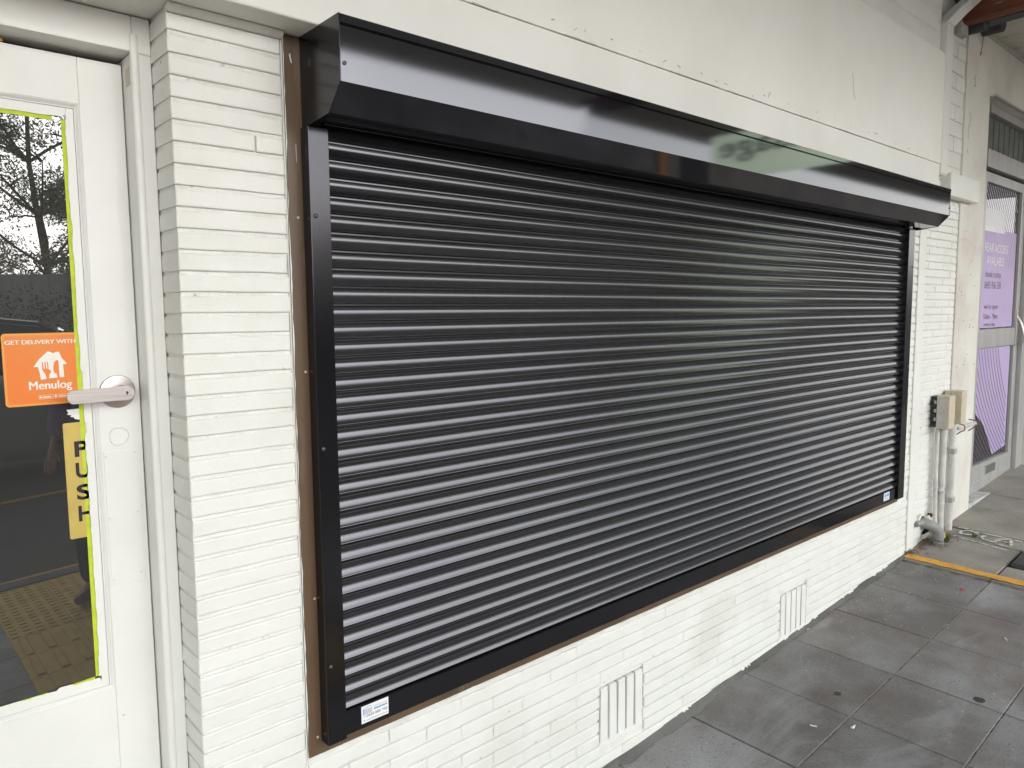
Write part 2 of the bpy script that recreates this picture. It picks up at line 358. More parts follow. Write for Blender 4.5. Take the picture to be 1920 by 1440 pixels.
# cross joints are dark and thin: fill strips just under the paver tops
bm = new_bm()
for c in range(-8, 6):
    x = XJ0 + TX * c; slab(bm, x - 0.0028, x + 0.0028, -3.5, -0.02, -0.02, -0.004)
stuff(obj('joint_filler', bm, M['joint_dark'], footpath))
bm = new_bm()
for k in range(0, 8):
    y = -TY0 - TY * k; slab(bm, -1.0, 4.4, y - 0.0035, y + 0.0035, -0.02, -0.0015)
stuff(obj('sand_joint', bm, M['joint_sand'], footpath))
# cement fillet along the wall foot
bm = new_bm(); pts = []
for i in range(121):
    x = 0.5 + i * 4.0 / 120; w = 0.016 + random.uniform(0, 0.016) + (0.012 if 1.9 < x < 2.5 else 0)
    pts.append((x, w))
for (xa, wa), (xb, wb) in zip(pts, pts[1:]):
    poly(bm, [(xa, -wa, gz(xa, -wa) + 0.001), (xb, -wb, gz(xb, -wb) + 0.001), (xb, 0.004, gz(xb, 0) + 0.010), (xa, 0.004, gz(xa, 0) + 0.010)])
stuff(obj('cement_fillet', bm, M['kerb'], footpath))
# tactile pavers in front of the door
TW = 0.30
tp_bar = new_bm(); slab(tp_bar, 0.001, TW - .001, 0.001, TW - .001, -0.03, 0.004, 0.002)
for i in range(3):
    x = 0.05 + 0.10 * i; slab(tp_bar, x - 0.019, x + 0.019, 0.02, 0.28, 0.003, 0.011, 0.005)
bmesh.ops.recalc_face_normals(tp_bar, faces=tp_bar.faces)
me_bar = bpy.data.meshes.new('tactile_paver'); tp_bar.to_mesh(me_bar); tp_bar.free(); me_bar.materials.append(M['tactile'])
tp_dot = new_bm(); slab(tp_dot, 0.001, TW - .001, 0.001, TW - .001, -0.03, 0.004, 0.002)
for i in range(5):
    for j in range(5):
        x = 0.03 + 0.06 * i; y = 0.03 + 0.06 * j; slab(tp_dot, x - 0.018, x + 0.018, y - 0.011, y + 0.011, 0.003, 0.0085, 0.003)
bmesh.ops.recalc_face_normals(tp_dot, faces=tp_dot.faces)
me_dot = bpy.data.meshes.new('tactile_paver'); tp_dot.to_mesh(me_dot); tp_dot.free(); me_dot.materials.append(M['tactile'])
for i in range(4):
    for j in range(7):
        x = 0.545 + TW * i; y = -3.53 + TW * j
        inst('tactile_paver', me_dot if j < 3 else me_bar, footpath, (x, y, gz(x, y)))

# yellow line and concrete slabs to the right
bm = new_bm()
def gline(bm, a, b, w0, w1, n, dz, amp):
    A = Vector(a); B = Vector(b); d = (B - A).normalized(); nn = Vector((-d.y, d.x))
    L = []; Rr = []
    for i in range(n + 1):
        p = A + (B - A) * i / n
        l_ = p + nn * (w0 + random.uniform(-amp, amp)); r_ = p - nn * (w1 + random.uniform(-amp, amp))
        L.append((l_.x, l_.y, gz(l_.x, l_.y) + dz)); Rr.append((r_.x, r_.y, gz(r_.x, r_.y) + dz))
    for i in range(n): poly(bm, [L[i], L[i + 1], Rr[i + 1], Rr[i]])
gline(bm, (4.425, -0.012), (4.425, -3.5), 0.033, 0.033, 90, 0.004, 0.004)
struct(obj('yellow_line', bm, M['yellow']))
def cslab(x0, x1, y0, y1, dz=0.0):
    bm = new_bm(); slab(bm, x0, x1, y0, y1, -0.06, dz, 0.005); obj('slab', bm, M['concrete'], pavement)
cslab(4.385, 4.905, -0.447, 0.02); cslab(4.925, 5.075, -0.46, 0.02, -0.003); cslab(5.105, 5.93, -0.6, 0.35); cslab(5.945, 6.9, -0.6, 0.35)
cslab(4.385, 4.62, -0.9, -0.455); cslab(4.95, 5.93, -1.2, -0.61, -0.001); cslab(5.945, 6.9, -1.2, -0.61); cslab(6.915, 9, -1.2, 0.35); cslab(4.385, 9, -3.56, -1.21)
bm = new_bm(); slab(bm, 4.63, 4.93, -0.9, -0.465, -0.05, 0.018, 0.012)
lid = tag(obj('pit_lid', bm, M['lid']), 'dark rubber pit lid edge lying in the concrete beyond the yellow line', 'pit lid')
bm = new_bm()
MK = {'line1': [(4.915, -.094), (4.902, -.173), (4.886, -.284), (4.862, -.40)], 'line2': [(5.085, -.075), (5.10, -.15)],
      'o': [(5.0, -.108), (5.041, -.113), (5.066, -.145), (5.045, -.187), (5.009, -.187), (4.986, -.148), (4.985, -.119), (5.0, -.108)],
      'c': [(5.05, -.263), (5.026, -.233), (4.989, -.232), (4.955, -.266), (4.962, -.302)],
      'a': [(4.955, -.305), (5.021, -.307), (5.052, -.36), (5.0, -.375), (4.958, -.39)], 'a2': [(5.0, -.31), (5.0, -.37)],
      'line3': [(5.066, -.171), (5.07, -.254), (5.068, -.339), (5.06, -.42)], 'line4': [(4.935, -.307), (4.932, -.346), (4.93, -.39)]}
for k, p in MK.items(): ribbon(bm, smooth_path(p, 5), 0.013 if 'line' in k else 0.017, lambda q: (q.x, q.y, gz(q.x, q.y) + 0.0035))
struct(obj('white_marking', bm, M['chalk']))

# ------------------------------------------------------------------ brick builder
COURSE = 0.04324; ZJ = 2.2507; JT = 0.0085
_bc = {}
def brick_mesh(L, H, D, m, var):
    key = (round(L, 3), round(H, 3), round(D, 3), m.name, var)
    if key in _bc: return _bc[key]
    rs = random.getstate(); random.seed(hash(key) & 0xffff)
    bm = new_bm(); c = 0.0028
    nx = 4 if L > 0.12 else 2
    # front grid with a rounded rim, wavy edges
    def rim(off, y):
        out = []
        for i in range(nx + 1): out.append((off + (L - 2 * off) * i / nx, y, off))
        for i in range(1, 2): out.append((L - off, y, H / 2))
        for i in range(nx, -1, -1): out.append((off + (L - 2 * off) * i / nx, y, H - off))
        out.append((off, y, H / 2)); return out
    J = [(random.uniform(-.0007, .0007), random.uniform(-.0006, .0006)) for _ in range(2 * nx + 4)]
    rings = []
    for off, y in ((0.0, D), (0.0, c * 1.1), (c * 0.35, c * 0.35), (c * 1.2, 0.0)):
        rings.append([bm.verts.new((p[0] + j[0], p[1] + (random.uniform(-.0003, .0003) if y < .01 else 0), p[2] + j[1])) for p, j in zip(rim(off, y), J)])
    n = len(rings[0])
    for a, b in zip(rings, rings[1:]):
        for k in range(n): bm.faces.new((a[k], a[(k + 1) % n], b[(k + 1) % n], b[k]))
    bm.faces.new(rings[-1])
    bmesh.ops.recalc_face_normals(bm, faces=bm.faces)
    me = bpy.data.meshes.new('brick'); bm.to_mesh(me); bm.free(); me.materials.append(m)
    me.shade_smooth(); me.set_sharp_from_angle(angle=radians(12))
    random.setstate(rs); _bc[key] = me; return me
def add_brick(parent, x0, x1, z0, z1, y=0.0, D=0.05, m=None):
    L = x1 - x0
    if L < 0.012: return
    me = brick_mesh(L, z1 - z0, D, m or M['white'], random.randrange(3))
    inst('brick', me, parent, (x0, y + random.uniform(-.001, .0009), z0 + random.uniform(-.0006, .0006)), (random.uniform(-.008, .008), 0, random.uniform(-.002, .002)))
def subtract(iv, cuts):
    out = [iv]
    for a, b in cuts:
        nx = []
        for s, e in out:
            if b <= s or a >= e: nx.append((s, e)); continue
            if a > s: nx.append((s, a))
            if b < e: nx.append((b, e))
        out = nx
    return out

# ------------------------------------------------------------------ brick pier beside the door
PX0, PX1 = 0.5234, 0.7643
pier = thing('brick_pier', 'white painted brick pier of thin courses standing between the glazed door and the black shutter', 'brick pier')
bm = new_bm(); box(bm, PX0 + 0.003, PX1 + 0.0005, 0.0068, 0.20, 0.0, 2.30); box(bm, PX1 - .0035, PX1 + .0008, 0.0012, 0.02, 0.0, 2.296, .001, 1); obj('mortar', bm, M['joint'], pier)
k = -1
while True:
    zt = ZJ - COURSE * k - JT / 2; zb = ZJ - COURSE * (k + 1) + JT / 2
    if zt < 0.06: break
    zt = min(zt, 2.288)
    if k == 4:
        add_brick(pier, PX0, 0.694, zb, zt, 0, 0.115); add_brick(pier, 0.697, PX1 - .006, zb, zt, 0, 0.115)
    else:
        add_brick(pier, PX0 + random.uniform(-.0009, .0006), PX1 - random.uniform(.0015, .006), zb, zt, 0, 0.115)
    k += 1
bm = new_bm(); prism(bm, [(0.003, 2.2995), (0.003, 2.288), (-0.004, 2.286), (-0.012, 2.2905), (-0.02, 2.2995)], PX0 - .002, PX1 - .002)
obj('mortar_cove', bm, M['joint'], pier, True, 60)

# ------------------------------------------------------------------ main shop wall (below and right of the shutter)
wall = thing('shop_wall', 'white painted brick wall under the black shutter with two slotted air vents', 'brick wall')
VENTS = [(1.821, 2.053, 0.214, 0.417), (3.030, 3.269, 0.215, 0.417)]
bm = new_bm()
_xs = [PX1 + .001] + [q for v in VENTS for q in (v[0] - .003, v[1] + .003)] + [4.452]
for i in range(0, len(_xs), 2): box(bm, _xs[i], _xs[i + 1], 0.0095, 0.25, 0.213, 0.418)
box(bm, PX1 + .001, 4.452, 0.0095, 0.25, -0.2, 0.213); box(bm, PX1 + .001, 4.452, 0.0095, 0.25, 0.418, 0.605)
box(bm, PX1 + .001, 4.30, 0.0010, 0.05, 0.6045, 0.6213, .001, 1)
box(bm, 4.305, 4.452, 0.0095, 0.25, 0.605, 2.30)
obj('mortar', bm, M['joint'], wall)
WT = 0.6175
k = 37
zs_top = WT
while True:
    zt = ZJ - COURSE * k - JT / 2; zb = ZJ - COURSE * (k + 1) + JT / 2
    if zt < 0.05: break
    zt = min(zt, WT)
    if zt - zb > 0.01:
        off = 1.587 if k % 2 else 1.7055
        n0 = int((PX1 - off) / 0.2374) - 1
        row = []
        x = off + n0 * 0.2374
        while x < 4.46:
            a, b = x + 0.0004, x + 0.2374 - 0.0004
            a = max(a, PX1 + .002); b = min(b, 4.448 - random.uniform(0, .008))
            if b - a > 0.012 and zt > gz(a, 0) - 0.02: row.append((a, b))
            x += 0.2374
        for iv in row:
            cuts = [(v[0] - .002, v[1] + .002) for v in VENTS if zt > v[2] and zb < v[3]]
            for a, b in subtract(iv, cuts): add_brick(wall, a, b, zb, zt)
    k += 1
k = 3
while True:                                                    # narrow bricks right of the shutter
    zt = ZJ - COURSE * k - JT / 2; zb = ZJ - COURSE * (k + 1) + JT / 2
    if zb < WT: break
    add_brick(wall, 4.30, 4.448 - random.uniform(0, .012), zb, zt); k += 1
# smooth rendered strip at the wall's right end
bm = new_bm(); box(bm, 4.46, 4.556, -0.001, 0.22, 0.0, 2.55, 0.004, 2); obj('render_strip', bm, M['white'], wall)
bm = new_bm(); box(bm, 4.452, 4.46, 0.014, 0.2, 0.0, 2.4); box(bm, 4.556, 4.566, 0.02, 0.2, 0.0, 2.4); obj('gap', bm, M['joint_dark'], wall)
for v in VENTS:
    bm = new_bm(); box(bm, v[0] - .004, v[1] + .004, 0.050, 0.06, v[2] - .004, v[3] + .004)
    vent = obj('air_vent', bm, M['dark'], wall)
    nb = 5; p = (v[1] - v[0]) / nb
    for i in range(nb):
        bm = new_bm(); a = v[0] + p * i + 0.0048; b = v[0] + p * (i + 1) - 0.0048
        box(bm, a, b, -0.0005, 0.0295, v[2] + random.uniform(0, .012), v[3] - random.uniform(0, .004), 0.003, 2, 0.0012)
        obj('vent_bar', bm, M['white'], vent, True)
    bm = new_bm(); box(bm, v[0] - .003, v[1] + .003, 0.001, 0.02, v[2] - .012, v[2] + .008, 0.003, 1, .001); obj('vent_sill', bm, M['white'], vent)
# rough plaster foot of the wall
bm = new_bm(); prev = None; h_ = .01
for i in range(321):
    x = PX1 + i * (4.44 - PX1) / 320; h_ = max(.002, min(.022, h_ + random.uniform(-.003, .003))); h = h_; g = gz(x, 0)
    cur = [(x, -0.0065 + random.uniform(-.002, .002), g - .02), (x, -0.005 + random.uniform(-.002, .002), g + h * .6), (x, 0.006, g + h)]
    if prev:
        for q in range(2): poly(bm, [prev[q], cur[q], cur[q + 1], prev[q + 1]])
    prev = cur
obj('plaster_foot', bm, M['joint'], wall, True, 80)

# ------------------------------------------------------------------ fascia above
fascia = thing('fascia', 'white painted cement sheet fascia with a cracked joint above the black shutter and the door', 'fascia')
bm = new_bm(); box(bm, -3, 4.418, -0.095, 0.35, 2.301, 2.452, 0.004, 2)
obj('lower_sheet', bm, M['sheet'], fascia)
bm = new_bm(); box(bm, -3, 4.43, -0.0968, 0.2, 2.4532, 3.02, 0.0025, 2); obj('upper_sheet', bm, M['sheet'], fascia)
bm = new_bm()
prev = None                                                     # torn paint edge along the joint
x = -1.0
while x < 4.2:
    h = random.uniform(.0005, .004) if random.random() < .7 else random.uniform(.004, .012)
    L = random.uniform(.02, .1); 
    poly(bm, [(x, -.0976, 2.4535), (x + L, -.0976, 2.4535), (x + L * .8, -.0979, 2.4535 + h), (x + L * .2, -.0979, 2.4535 + h * .7)])
    x += L * random.uniform(1, 2.2)
stuff(obj('torn_paint', bm, M['white'], fascia))
bm = new_bm()
x = 0.9
while x < 4.25:
    L = random.uniform(.03, .16)
    if random.random() < .62:
        ribbon(bm, [(x, 2.4532 + random.uniform(-.001, .001)), (x + L * .5, 2.4532 + random.uniform(-.002, .002)), (x + L, 2.4532 + random.uniform(-.001, .001))], random.uniform(.0012, .003), lambda q: (q.x, -.0979, q.y))
    x += L
for (a, b, c) in (((2.33, 2.86), (2.325, 2.815), (2.333, 2.775)), ((3.34, 2.705), (3.35, 2.67), (3.352, 2.645)), ((3.352, 2.642), (3.362, 2.62), (3.376, 2.60)), ((2.66, 2.50), (2.65, 2.49), (2.645, 2.478)), ((3.62, 2.49), (3.60, 2.487), (3.585, 2.492))):
    ribbon(bm, smooth_path([a, b, c], 4), .004, lambda q: (q.x, -.0979, q.y))
x = 1.5
while x < 4.1:
    z = 2.462 + random.uniform(0, .03); ribbon(bm, [(x, z), (x + random.uniform(.004, .02), z + random.uniform(-.012, .012))], random.uniform(.0015, .004), lambda q: (q.x, -.0978, q.y)); x += random.uniform(.04, .2)
stuff(obj('crack', bm, M['saddle'], fascia))
bm = new_bm(); box(bm, -3, 4.43, -0.06, 0.2, 3.02, 3.62); obj('upper_mortar', bm, M['joint'], fascia)
bm = new_bm(); box(bm, -3, 4.43, -0.09, -.055, 3.021, 3.032, .004, 1); obj('ledge', bm, M['white'], fascia)
for r in range(6):
    z0 = 3.04 + r * 0.095; x = 0.8 + (0.24 if r % 2 else 0)
    while x < 4.4:
        add_brick(fascia, x, min(x + .478, 4.425), z0, z0 + .086, -0.064, .06); x += .48

# ------------------------------------------------------------------ brown frame around the shutter
bframe = thing('window_frame', 'dark brown painted timber frame showing around the left and bottom of the black shutter', 'window frame')
bm = new_bm(); box(bm, 0.7655, 0.86, -0.002, 0.06, 0.6215, 2.2995, 0.0015); obj('side_board', bm, M['brown'], bframe)
bm = new_bm(); box(bm, 0.8605, 4.298, -0.0016, 0.06, 0.6215, 0.70, 0.0015); obj('bottom_board', bm, M['brown'], bframe)
bm = new_bm(); box(bm, 4.245, 4.2985, -0.002, 0.06, 0.7005, 2.2995, 0.0015); obj('side_board', bm, M['brown'], bframe)
bm = new_bm(); box(bm, 0.8605, 4.2445, 0.03, 0.06, 0.7005, 2.2995); obj('backing_board', bm, M['dark'], bframe)
for x, z in ((0.787, 1.905), (0.792, 1.555), (0.795, 1.013), (0.79, 0.668)):
    bm = new_bm(); lathe(bm, [(.0032, 0), (.003, -.0015), (.0012, -.0022)], (x, -.002, z), 'y', 10); obj('nail', bm, M['nail'], bframe)
bm = new_bm()                                                   # chips of white paint on the brown
for pts in ([(.7785, 2.258), (.7815, 2.262), (.7830, 2.252), (.785, 2.242), (.783, 2.240), (.7805, 2.248)], [(.787, 2.065), (.788, 2.068), (.7882, 2.03), (.7874, 2.025)]):
    poly(bm, [(p[0], -.0026, p[1]) for p in pts])
L = ragged(.7655, 2.29, .7655, .622, 90, .0012)
strip_xz(bm, [(.764, z) for _, z in L], [(x + .0004, z) for x, z in L], -.0027)
L = ragged(.766, .6215, 4.29, .6215, 160, .0016)
strip_xz(bm, [(x, .6195) for x, _ in L], [(x, z + .0004) for x, z in L], -.0027)
obj('paint_edge', bm, M['white'], bframe)

# ------------------------------------------------------------------ roller shutter
sh = thing('roller_shutter', 'black aluminium roller shutter with ribbed slats and a boxed hood', 'roller shutter')
GY = -0.0384
HOOD = [(-0.001, 2.300), (-0.1785, 2.302), (-0.1785, 2.2835), (-0.1755, 2.2815), (-0.1785, 2.2795), (-0.1785, 2.168), (-0.1254, 2.1150), (-0.060, 2.1095), (-0.060, 2.125), (-0.001, 2.125)]
hx0, hx1 = 0.8042, 4.346
bm = new_bm(); prism(bm, HOOD, hx0 + .002, hx1 - .002)
hood = obj('hood', bm, M['hood'], sh)
for xa, xb in ((hx0, hx0 + .002), (hx1 - .002, hx1)):
    bm = new_bm(); prism(bm, [(0.0, 2.301), (-0.1795, 2.303), (-0.1795, 2.1676), (-0.126, 2.1140), (-0.03, 2.1040), (0, 2.104)], xa, xb)
    obj('end_cap', bm, M['black'], hood)
bm = new_bm(); prism(bm, [(-.1787, 2.3022), (-.1812, 2.3012), (-.1812, 2.2846), (-.1787, 2.2836)], hx0 + .001, hx1 - .001); obj('lip', bm, M['hood'], hood)
for x in (hx0 + .011, hx1 - .011):
    bm = new_bm(); lathe(bm, [(.0045, 0), (.0042, -.002), (.002, -.0032)], (x, -.1785, 2.205), 'y', 12); obj('screw', bm, M['screw'], hood, True)
for (a, b, cut) in ((0.7995, 0.8500, 1), (4.2035, 4.2800, 0)):
    bm = new_bm(); box(bm, a, b, GY, -0.0025, 0.655, 2.1035, 0.002, 2)
    g = obj('guide_rail', bm, M['black'], sh, True)
    xs = 0.8118 if cut else 4.262
    for z in (1.907, 1.3769, .8503):
        bm = new_bm(); lathe(bm, [(.0052, 0), (.005, -.0018), (.0034, -.0032), (.001, -.0037)], (xs, GY, z), 'y', 14); obj('screw', bm, M['screw'], g, True)
# slat profile, (depth out, height) from the top of a slat downwards
SY = -0.0145
PR = [(-0.0030, 0.0), (0.0012, -0.0006), (0.0020, -0.0016), (0.0014, -0.0026), (-0.0030, -0.0032), (-0.0034, -0.0074), (0.0018, -0.0079), (0.0024, -0.0083)]
d0, z0_ = 0.0025, -0.0085
SEG = [(-5, .0012), (-1, .0012), (2, .0014), (5, .0014), (8, .0014), (11, .0014)] + [(12.5 + 1.4 * i, .00142) for i in range(14)]
for a_, ds in SEG:
    d0 += ds * sin(radians(a_)); z0_ -= ds * cos(radians(a_)); PR.append((d0, z0_))
PR += [(d0 + 0.0001, z0_ - 0.0005), (d0 - 0.0005, z0_ - 0.0011), (0.0022, z0_ - 0.0016), (-0.0030, z0_ - 0.0022), (-0.0030, -0.0412)]
bm = new_bm()
sx0, sx1 = 0.852, 4.2015
A = [bm.verts.new((sx0, -d, z)) for d, z in PR]; B = [bm.verts.new((sx1, -d, z)) for d, z in PR]
A2 = bm.verts.new((sx0, 0.009, -0.0412)); B2 = bm.verts.new((sx1, 0.009, -0.0412)); A3 = bm.verts.new((sx0, 0.009, 0)); B3 = bm.verts.new((sx1, 0.009, 0))
for i in range(len(PR) - 1): bm.faces.new((A[i], A[i + 1], B[i + 1], B[i]))
bm.faces.new((A[-1], A2, B2, B[-1])); bm.faces.new((A2, A3, B3, B2)); bm.faces.new((A3, A[0], B[0], B3))
bm.faces.new(A + [A2, A3]); bm.faces.new((B + [B2, B3])[::-1])
bmesh.ops.recalc_face_normals(bm, faces=bm.faces)
sme = bpy.data.meshes.new('slat'); bm.to_mesh(sme); bm.free(); sme.materials.append(M['slat']); sme.shade_smooth(); sme.set_sharp_from_angle(angle=radians(40))
PITCH = 0.04119
ztop = 0.7322 + 0.0285
for i in range(0, 34):
    z = ztop + PITCH * i
    inst('slat', sme, sh, (random.uniform(-.0006, .0006), SY + random.uniform(-.0003, .0003), z), (random.uniform(-.012, .012), 0, 0))
bm = new_bm(); box(bm, sx0, sx1, -0.0275, -0.005, 0.6565, ztop - PITCH - .0015, 0.0018, 2)
bot = obj('bottom_rail', bm, M['black'], sh, True)
bm = new_bm(); prism(bm, [(-.0273, .7165), (-.0290, .7158), (-.0290, .7145), (-.0273, .7138)], sx0 + .001, sx1 - .001); obj('rail_lip', bm, M['black'], bot)
# installer stickers
SYY = -0.0282
bm = new_bm(); box(bm, .8965, .975, SYY, -.0274, .6690, .7142, 0); st = obj('installer_sticker', bm, M['label_white'], sh)
st['label'] = 'white installer sticker with a blue house drawing and phone number'
bm = new_bm()
for q in ([(.901, .6985), (.9045, .6985), (.9045, .7055), (.901, .7055)],): pass
poly(bm, [(.9015, SYY - .0003, .690), (.9045, SYY - .0003, .690), (.9045, SYY - .0003, .7055), (.9015, SYY - .0003, .7055)])
ribbon(bm, [(.9035, .7050), (.9115, .7095), (.9160, .7075), (.9205, .7100), (.9270, .7055)], .0014, lambda q: (q.x, SYY - .0003, q.y))
poly(bm, [(.9325, SYY - .0003, .6955), (.9715, SYY - .0003, .6955), (.9715, SYY - .0003, .6990), (.9325, SYY - .0003, .6990)])
obj('house_drawing', bm, M['label_blue'], st)
bm = new_bm()
for i in range(7): poly(bm, [(.9055, SYY - .0003, .691 + i * .0019), (.9265, SYY - .0003, .691 + i * .0019), (.9265, SYY - .0003, .6922 + i * .0019), (.9055, SYY - .0003, .6922 + i * .0019)])
obj('shutter_drawing', bm, M['label_grey'], st)
text('ROLLER SHUTTERS', .9325, .9715, .7040, .7062, SYY - .0003, M['label_red'], st)
text('& SECURITY DOORS', .9325, .9715, .7003, .7024, SYY - .0003, M['label_red'], st)
text('0433 005 722', .9110, .9715, .6830, .6892, SYY - .0003, M['ink'], st, bold=.01)
text('www.shutters.com.au', .9095, .9715, .6735, .6770, SYY - .0003, M['ink'], st)
bm = new_bm(); lathe(bm, [(.0018, 0), (.0018, -.0003)], (.9045, SYY, .6752), 'y', 10); poly(bm, [(.903, SYY - .0003, .6855), (.908, SYY - .0003, .6855), (.908, SYY - .0003, .6872), (.903, SYY - .0003, .6872)]); obj('icon', bm, M['label_blue'], st)
bm = new_bm(); box(bm, 4.040, 4.112, SYY, -.0274, .672, .7165, 0); st2 = obj('installer_sticker', bm, M['label_white'], sh)
st2['label'] = 'small white sticker at the right end of the bottom rail'
bm = new_bm()
for xx in (4.050, 4.072, 4.090): poly(bm, [(xx, SYY - .0003, .692), (xx + .014, SYY - .0003, .692), (xx + .014, SYY - .0003, .708), (xx, SYY - .0003, .708)])
poly(bm, [(4.052, SYY - .0003, .680), (4.10, SYY - .0003, .680), (4.10, SYY - .0003, .684), (4.052, SYY - .0003, .684)])
obj('sticker_print', bm, M['label_blue'], st2)

# ------------------------------------------------------------------ shop door and its frame
FY, DY = 0.1032, 0.1640
dframe = thing('door_frame', 'white painted timber door frame set back beside the brick pier', 'door frame')
bm = new_bm(); box(bm, 0.4825, 0.5225, FY, 0.30, 0.1, 2.226, 0.003, 2); box(bm, 0.487, 0.5225, FY + .0, 0.30, 2.226, 2.299, .002, 1)
obj('jamb', bm, M['timber_white'], dframe, True)
bm = new_bm(); prism(bm, [(0.4825 + .007 + .0085 * cos(a), FY + .001 - .0065 * sin(a)) for a in [pi * i / 10 for i in range(11)]] , 0.1, 2.262, axis=2); obj('bead', bm, M['timber_white'], dframe, True, 60)
bm = new_bm(); box(bm, -0.50, 0.4865, FY, 0.30, 2.2275, 2.2990, 0.003, 2); obj('head', bm, M['timber_white'], dframe, True)
bm = new_bm(); box(bm, -0.42, -0.375, FY, 0.30, 0.1, 2.226, 0.003, 2); obj('jamb', bm, M['timber_white'], dframe, True)
bm = new_bm(); box(bm, -0.375, 0.482, 0.205, 0.30, 2.21, 2.2275); box(bm, .4705, .4825, .208, .3, .1, 2.226); box(bm, -0.375, -.36, .208, .3, .1, 2.226); obj('stop', bm, M['dark'], dframe)
bm = new_bm(); box(bm, 0.16, 0.272, 0.168, 0.2, 2.2165, 2.2235); obj('yellow_tape', bm, M['yellow'], dframe)
bm = new_bm(); box(bm, .4815, .4835, FY + .012, FY + .04, 2.165, 2.2); obj('bare_wood', bm, M['nail'], dframe)

door = thing('shop_door', 'white painted timber shop door with a large dark glass pane and steel lever handle', 'door')
DT, DB = 2.2140, 0.22
gx0, gx1, gz0, gz1 = -0.26, 0.3655, 0.902, 2.090           # sight size of the glass
bx0, bx1, bz0, bz1 = gx0 - .017, 0.3845, 0.8795, 2.1085       # outer edge of the bead
bm = new_bm(); box(bm, 0.3965, 0.4802, DY, 0.205, DB, DT, 0.002, 2); obj('stile', bm, M['timber_white'], door, True)
bm = new_bm(); box(bm, -0.372, bx0 - .012, DY, 0.205, DB, DT, 0.002, 2); obj('stile', bm, M['timber_white'], door, True)
bm = new_bm(); box(bm, bx0 - .012, 0.3965, DY + .0006, 0.205, bz1 + .012, DT, 0.001, 1); obj('top_rail', bm, M['timber_white'], door)
bm = new_bm(); box(bm, bx0 - .012, 0.3965, DY + .0006, 0.205, DB, bz0 - .012, 0.001, 1); obj('bottom_rail', bm, M['timber_white'], door)
# moulding: a small cove between stile and bead
def moulding(bm, pts_in, w, prof):
    (x0, x1, z0, z1) = pts_in; n = len(prof)
    corners = [(x0, z0, -1, -1), (x1, z0, 1, -1), (x1, z1, 1, 1), (x0, z1, -1, 1)]
    R_ = [[bm.verts.new((cx + sx * o, y, cz + sz * o)) for (o, y) in prof] for cx, cz, sx, sz in corners]
    for i in range(4):
        a = R_[i]; b = R_[(i + 1) % 4]
        for q in range(n - 1): bm.faces.new((a[q], b[q], b[q + 1], a[q + 1]))
bm = new_bm()
moulding(bm, (bx0, bx1, bz0, bz1), .012, [(0, DY + .014), (.0016, DY + .014), (.0024, DY + .0060), (.0048, DY + .0052), (.0056, DY + .0030), (.0085, DY + .0006), (.0105, DY - .0010), (.0122, DY + .0002)])
obj('glazing_moulding', bm, M['timber_white'], door, True, 50)
GYY = 0.1725
bm = new_bm()                                                   # flat bead, inner edge overpainted raggedly
def fr(bm, o, i, y0, y1):
    (a0, a1, c0, c1) = o; (b0, b1, d0, d1) = i
    box(bm, b1, a1, y0, y1, c0, c1, .0008); box(bm, a0, b0, y0, y1, c0, c1, .0008)
    box(bm, b0, b1, y0 + .0002, y1, d1, c1, .0008); box(bm, b0, b1, y0 + .0002, y1, c0, d0, .0008)
fr(bm, (bx0, bx1 + .001, bz0 - .001, bz1 + .001), (gx0 - .003, gx1 + .006, gz0 - .006, gz1 + .004), GYY - .004, GYY + .01)
obj('glazing_bead', bm, M['timber_white'], door)
bm = new_bm(); box(bm, gx0 - .004, gx1 + .008, GYY, GYY + .005, gz0 - .008, gz1 + .006); obj('glass_pane', bm, M['glass'], door)
bm = new_bm()
strip_xz(bm, ragged(gx1 - .0025, gz1 - .004, gx1 - .0045, gz0 + .003, 8, 0.0), ragged(gx1 + .0066, gz1 - .004, gx1 + .0066, gz0 + .003, 8, 0.0), GYY - .0012)
strip_xz(bm, [(gx0, gz1 - .004), (gx1 - .018, gz1 - .008)], [(gx0, gz1 + .0045), (gx1 - .018, gz1 + .0045)], GYY - .0012)
strip_xz(bm, [(.315, gz0 + .001), (gx1 - .006, gz0 + .0035)], [(.315, gz0 - .0065), (gx1 - .006, gz0 - .0065)], GYY - .0012)
strip_xz(bm, [(gx0, gz0 - .001), (.27, gz0 - .001)], [(gx0, gz0 - .0065), (.27, gz0 - .0065)], GYY - .0012)
obj('masking_tape', bm, M['tape'], door)
bm = new_bm()                                                   # ragged paint over the tape
n = 120; Rr = ragged(gx1 + .0045, gz1 - .002, gx1 + .0035, gz0 + .003, n, .0011)
Rr = [(x + (.0055 if 1.53 < z < 1.57 else 0) + (.004 if 1.44 < z < 1.46 else 0) + (-.003 if .95 > z else 0), z) for x, z in Rr]
strip_xz(bm, Rr, [(gx1 + .0075, z) for _, z in Rr], GYY - .0042)
Rr = ragged(gx0, gz0 - .002, gx1 + .003, gz0 - .001, 90, .0011)
Rr = [(x, z + (.004 if .285 < x < .315 else 0)) for x, z in Rr]
strip_xz(bm, Rr, [(x, gz0 - .0072) for x, _ in Rr], GYY - .0043)
Rr = ragged(gx0, gz1 + .0015, gx1 + .001, gz1 + .0005, 60, .0006)
strip_xz(bm, Rr, [(x, gz1 + .0052) for x, _ in Rr], GYY - .0043)
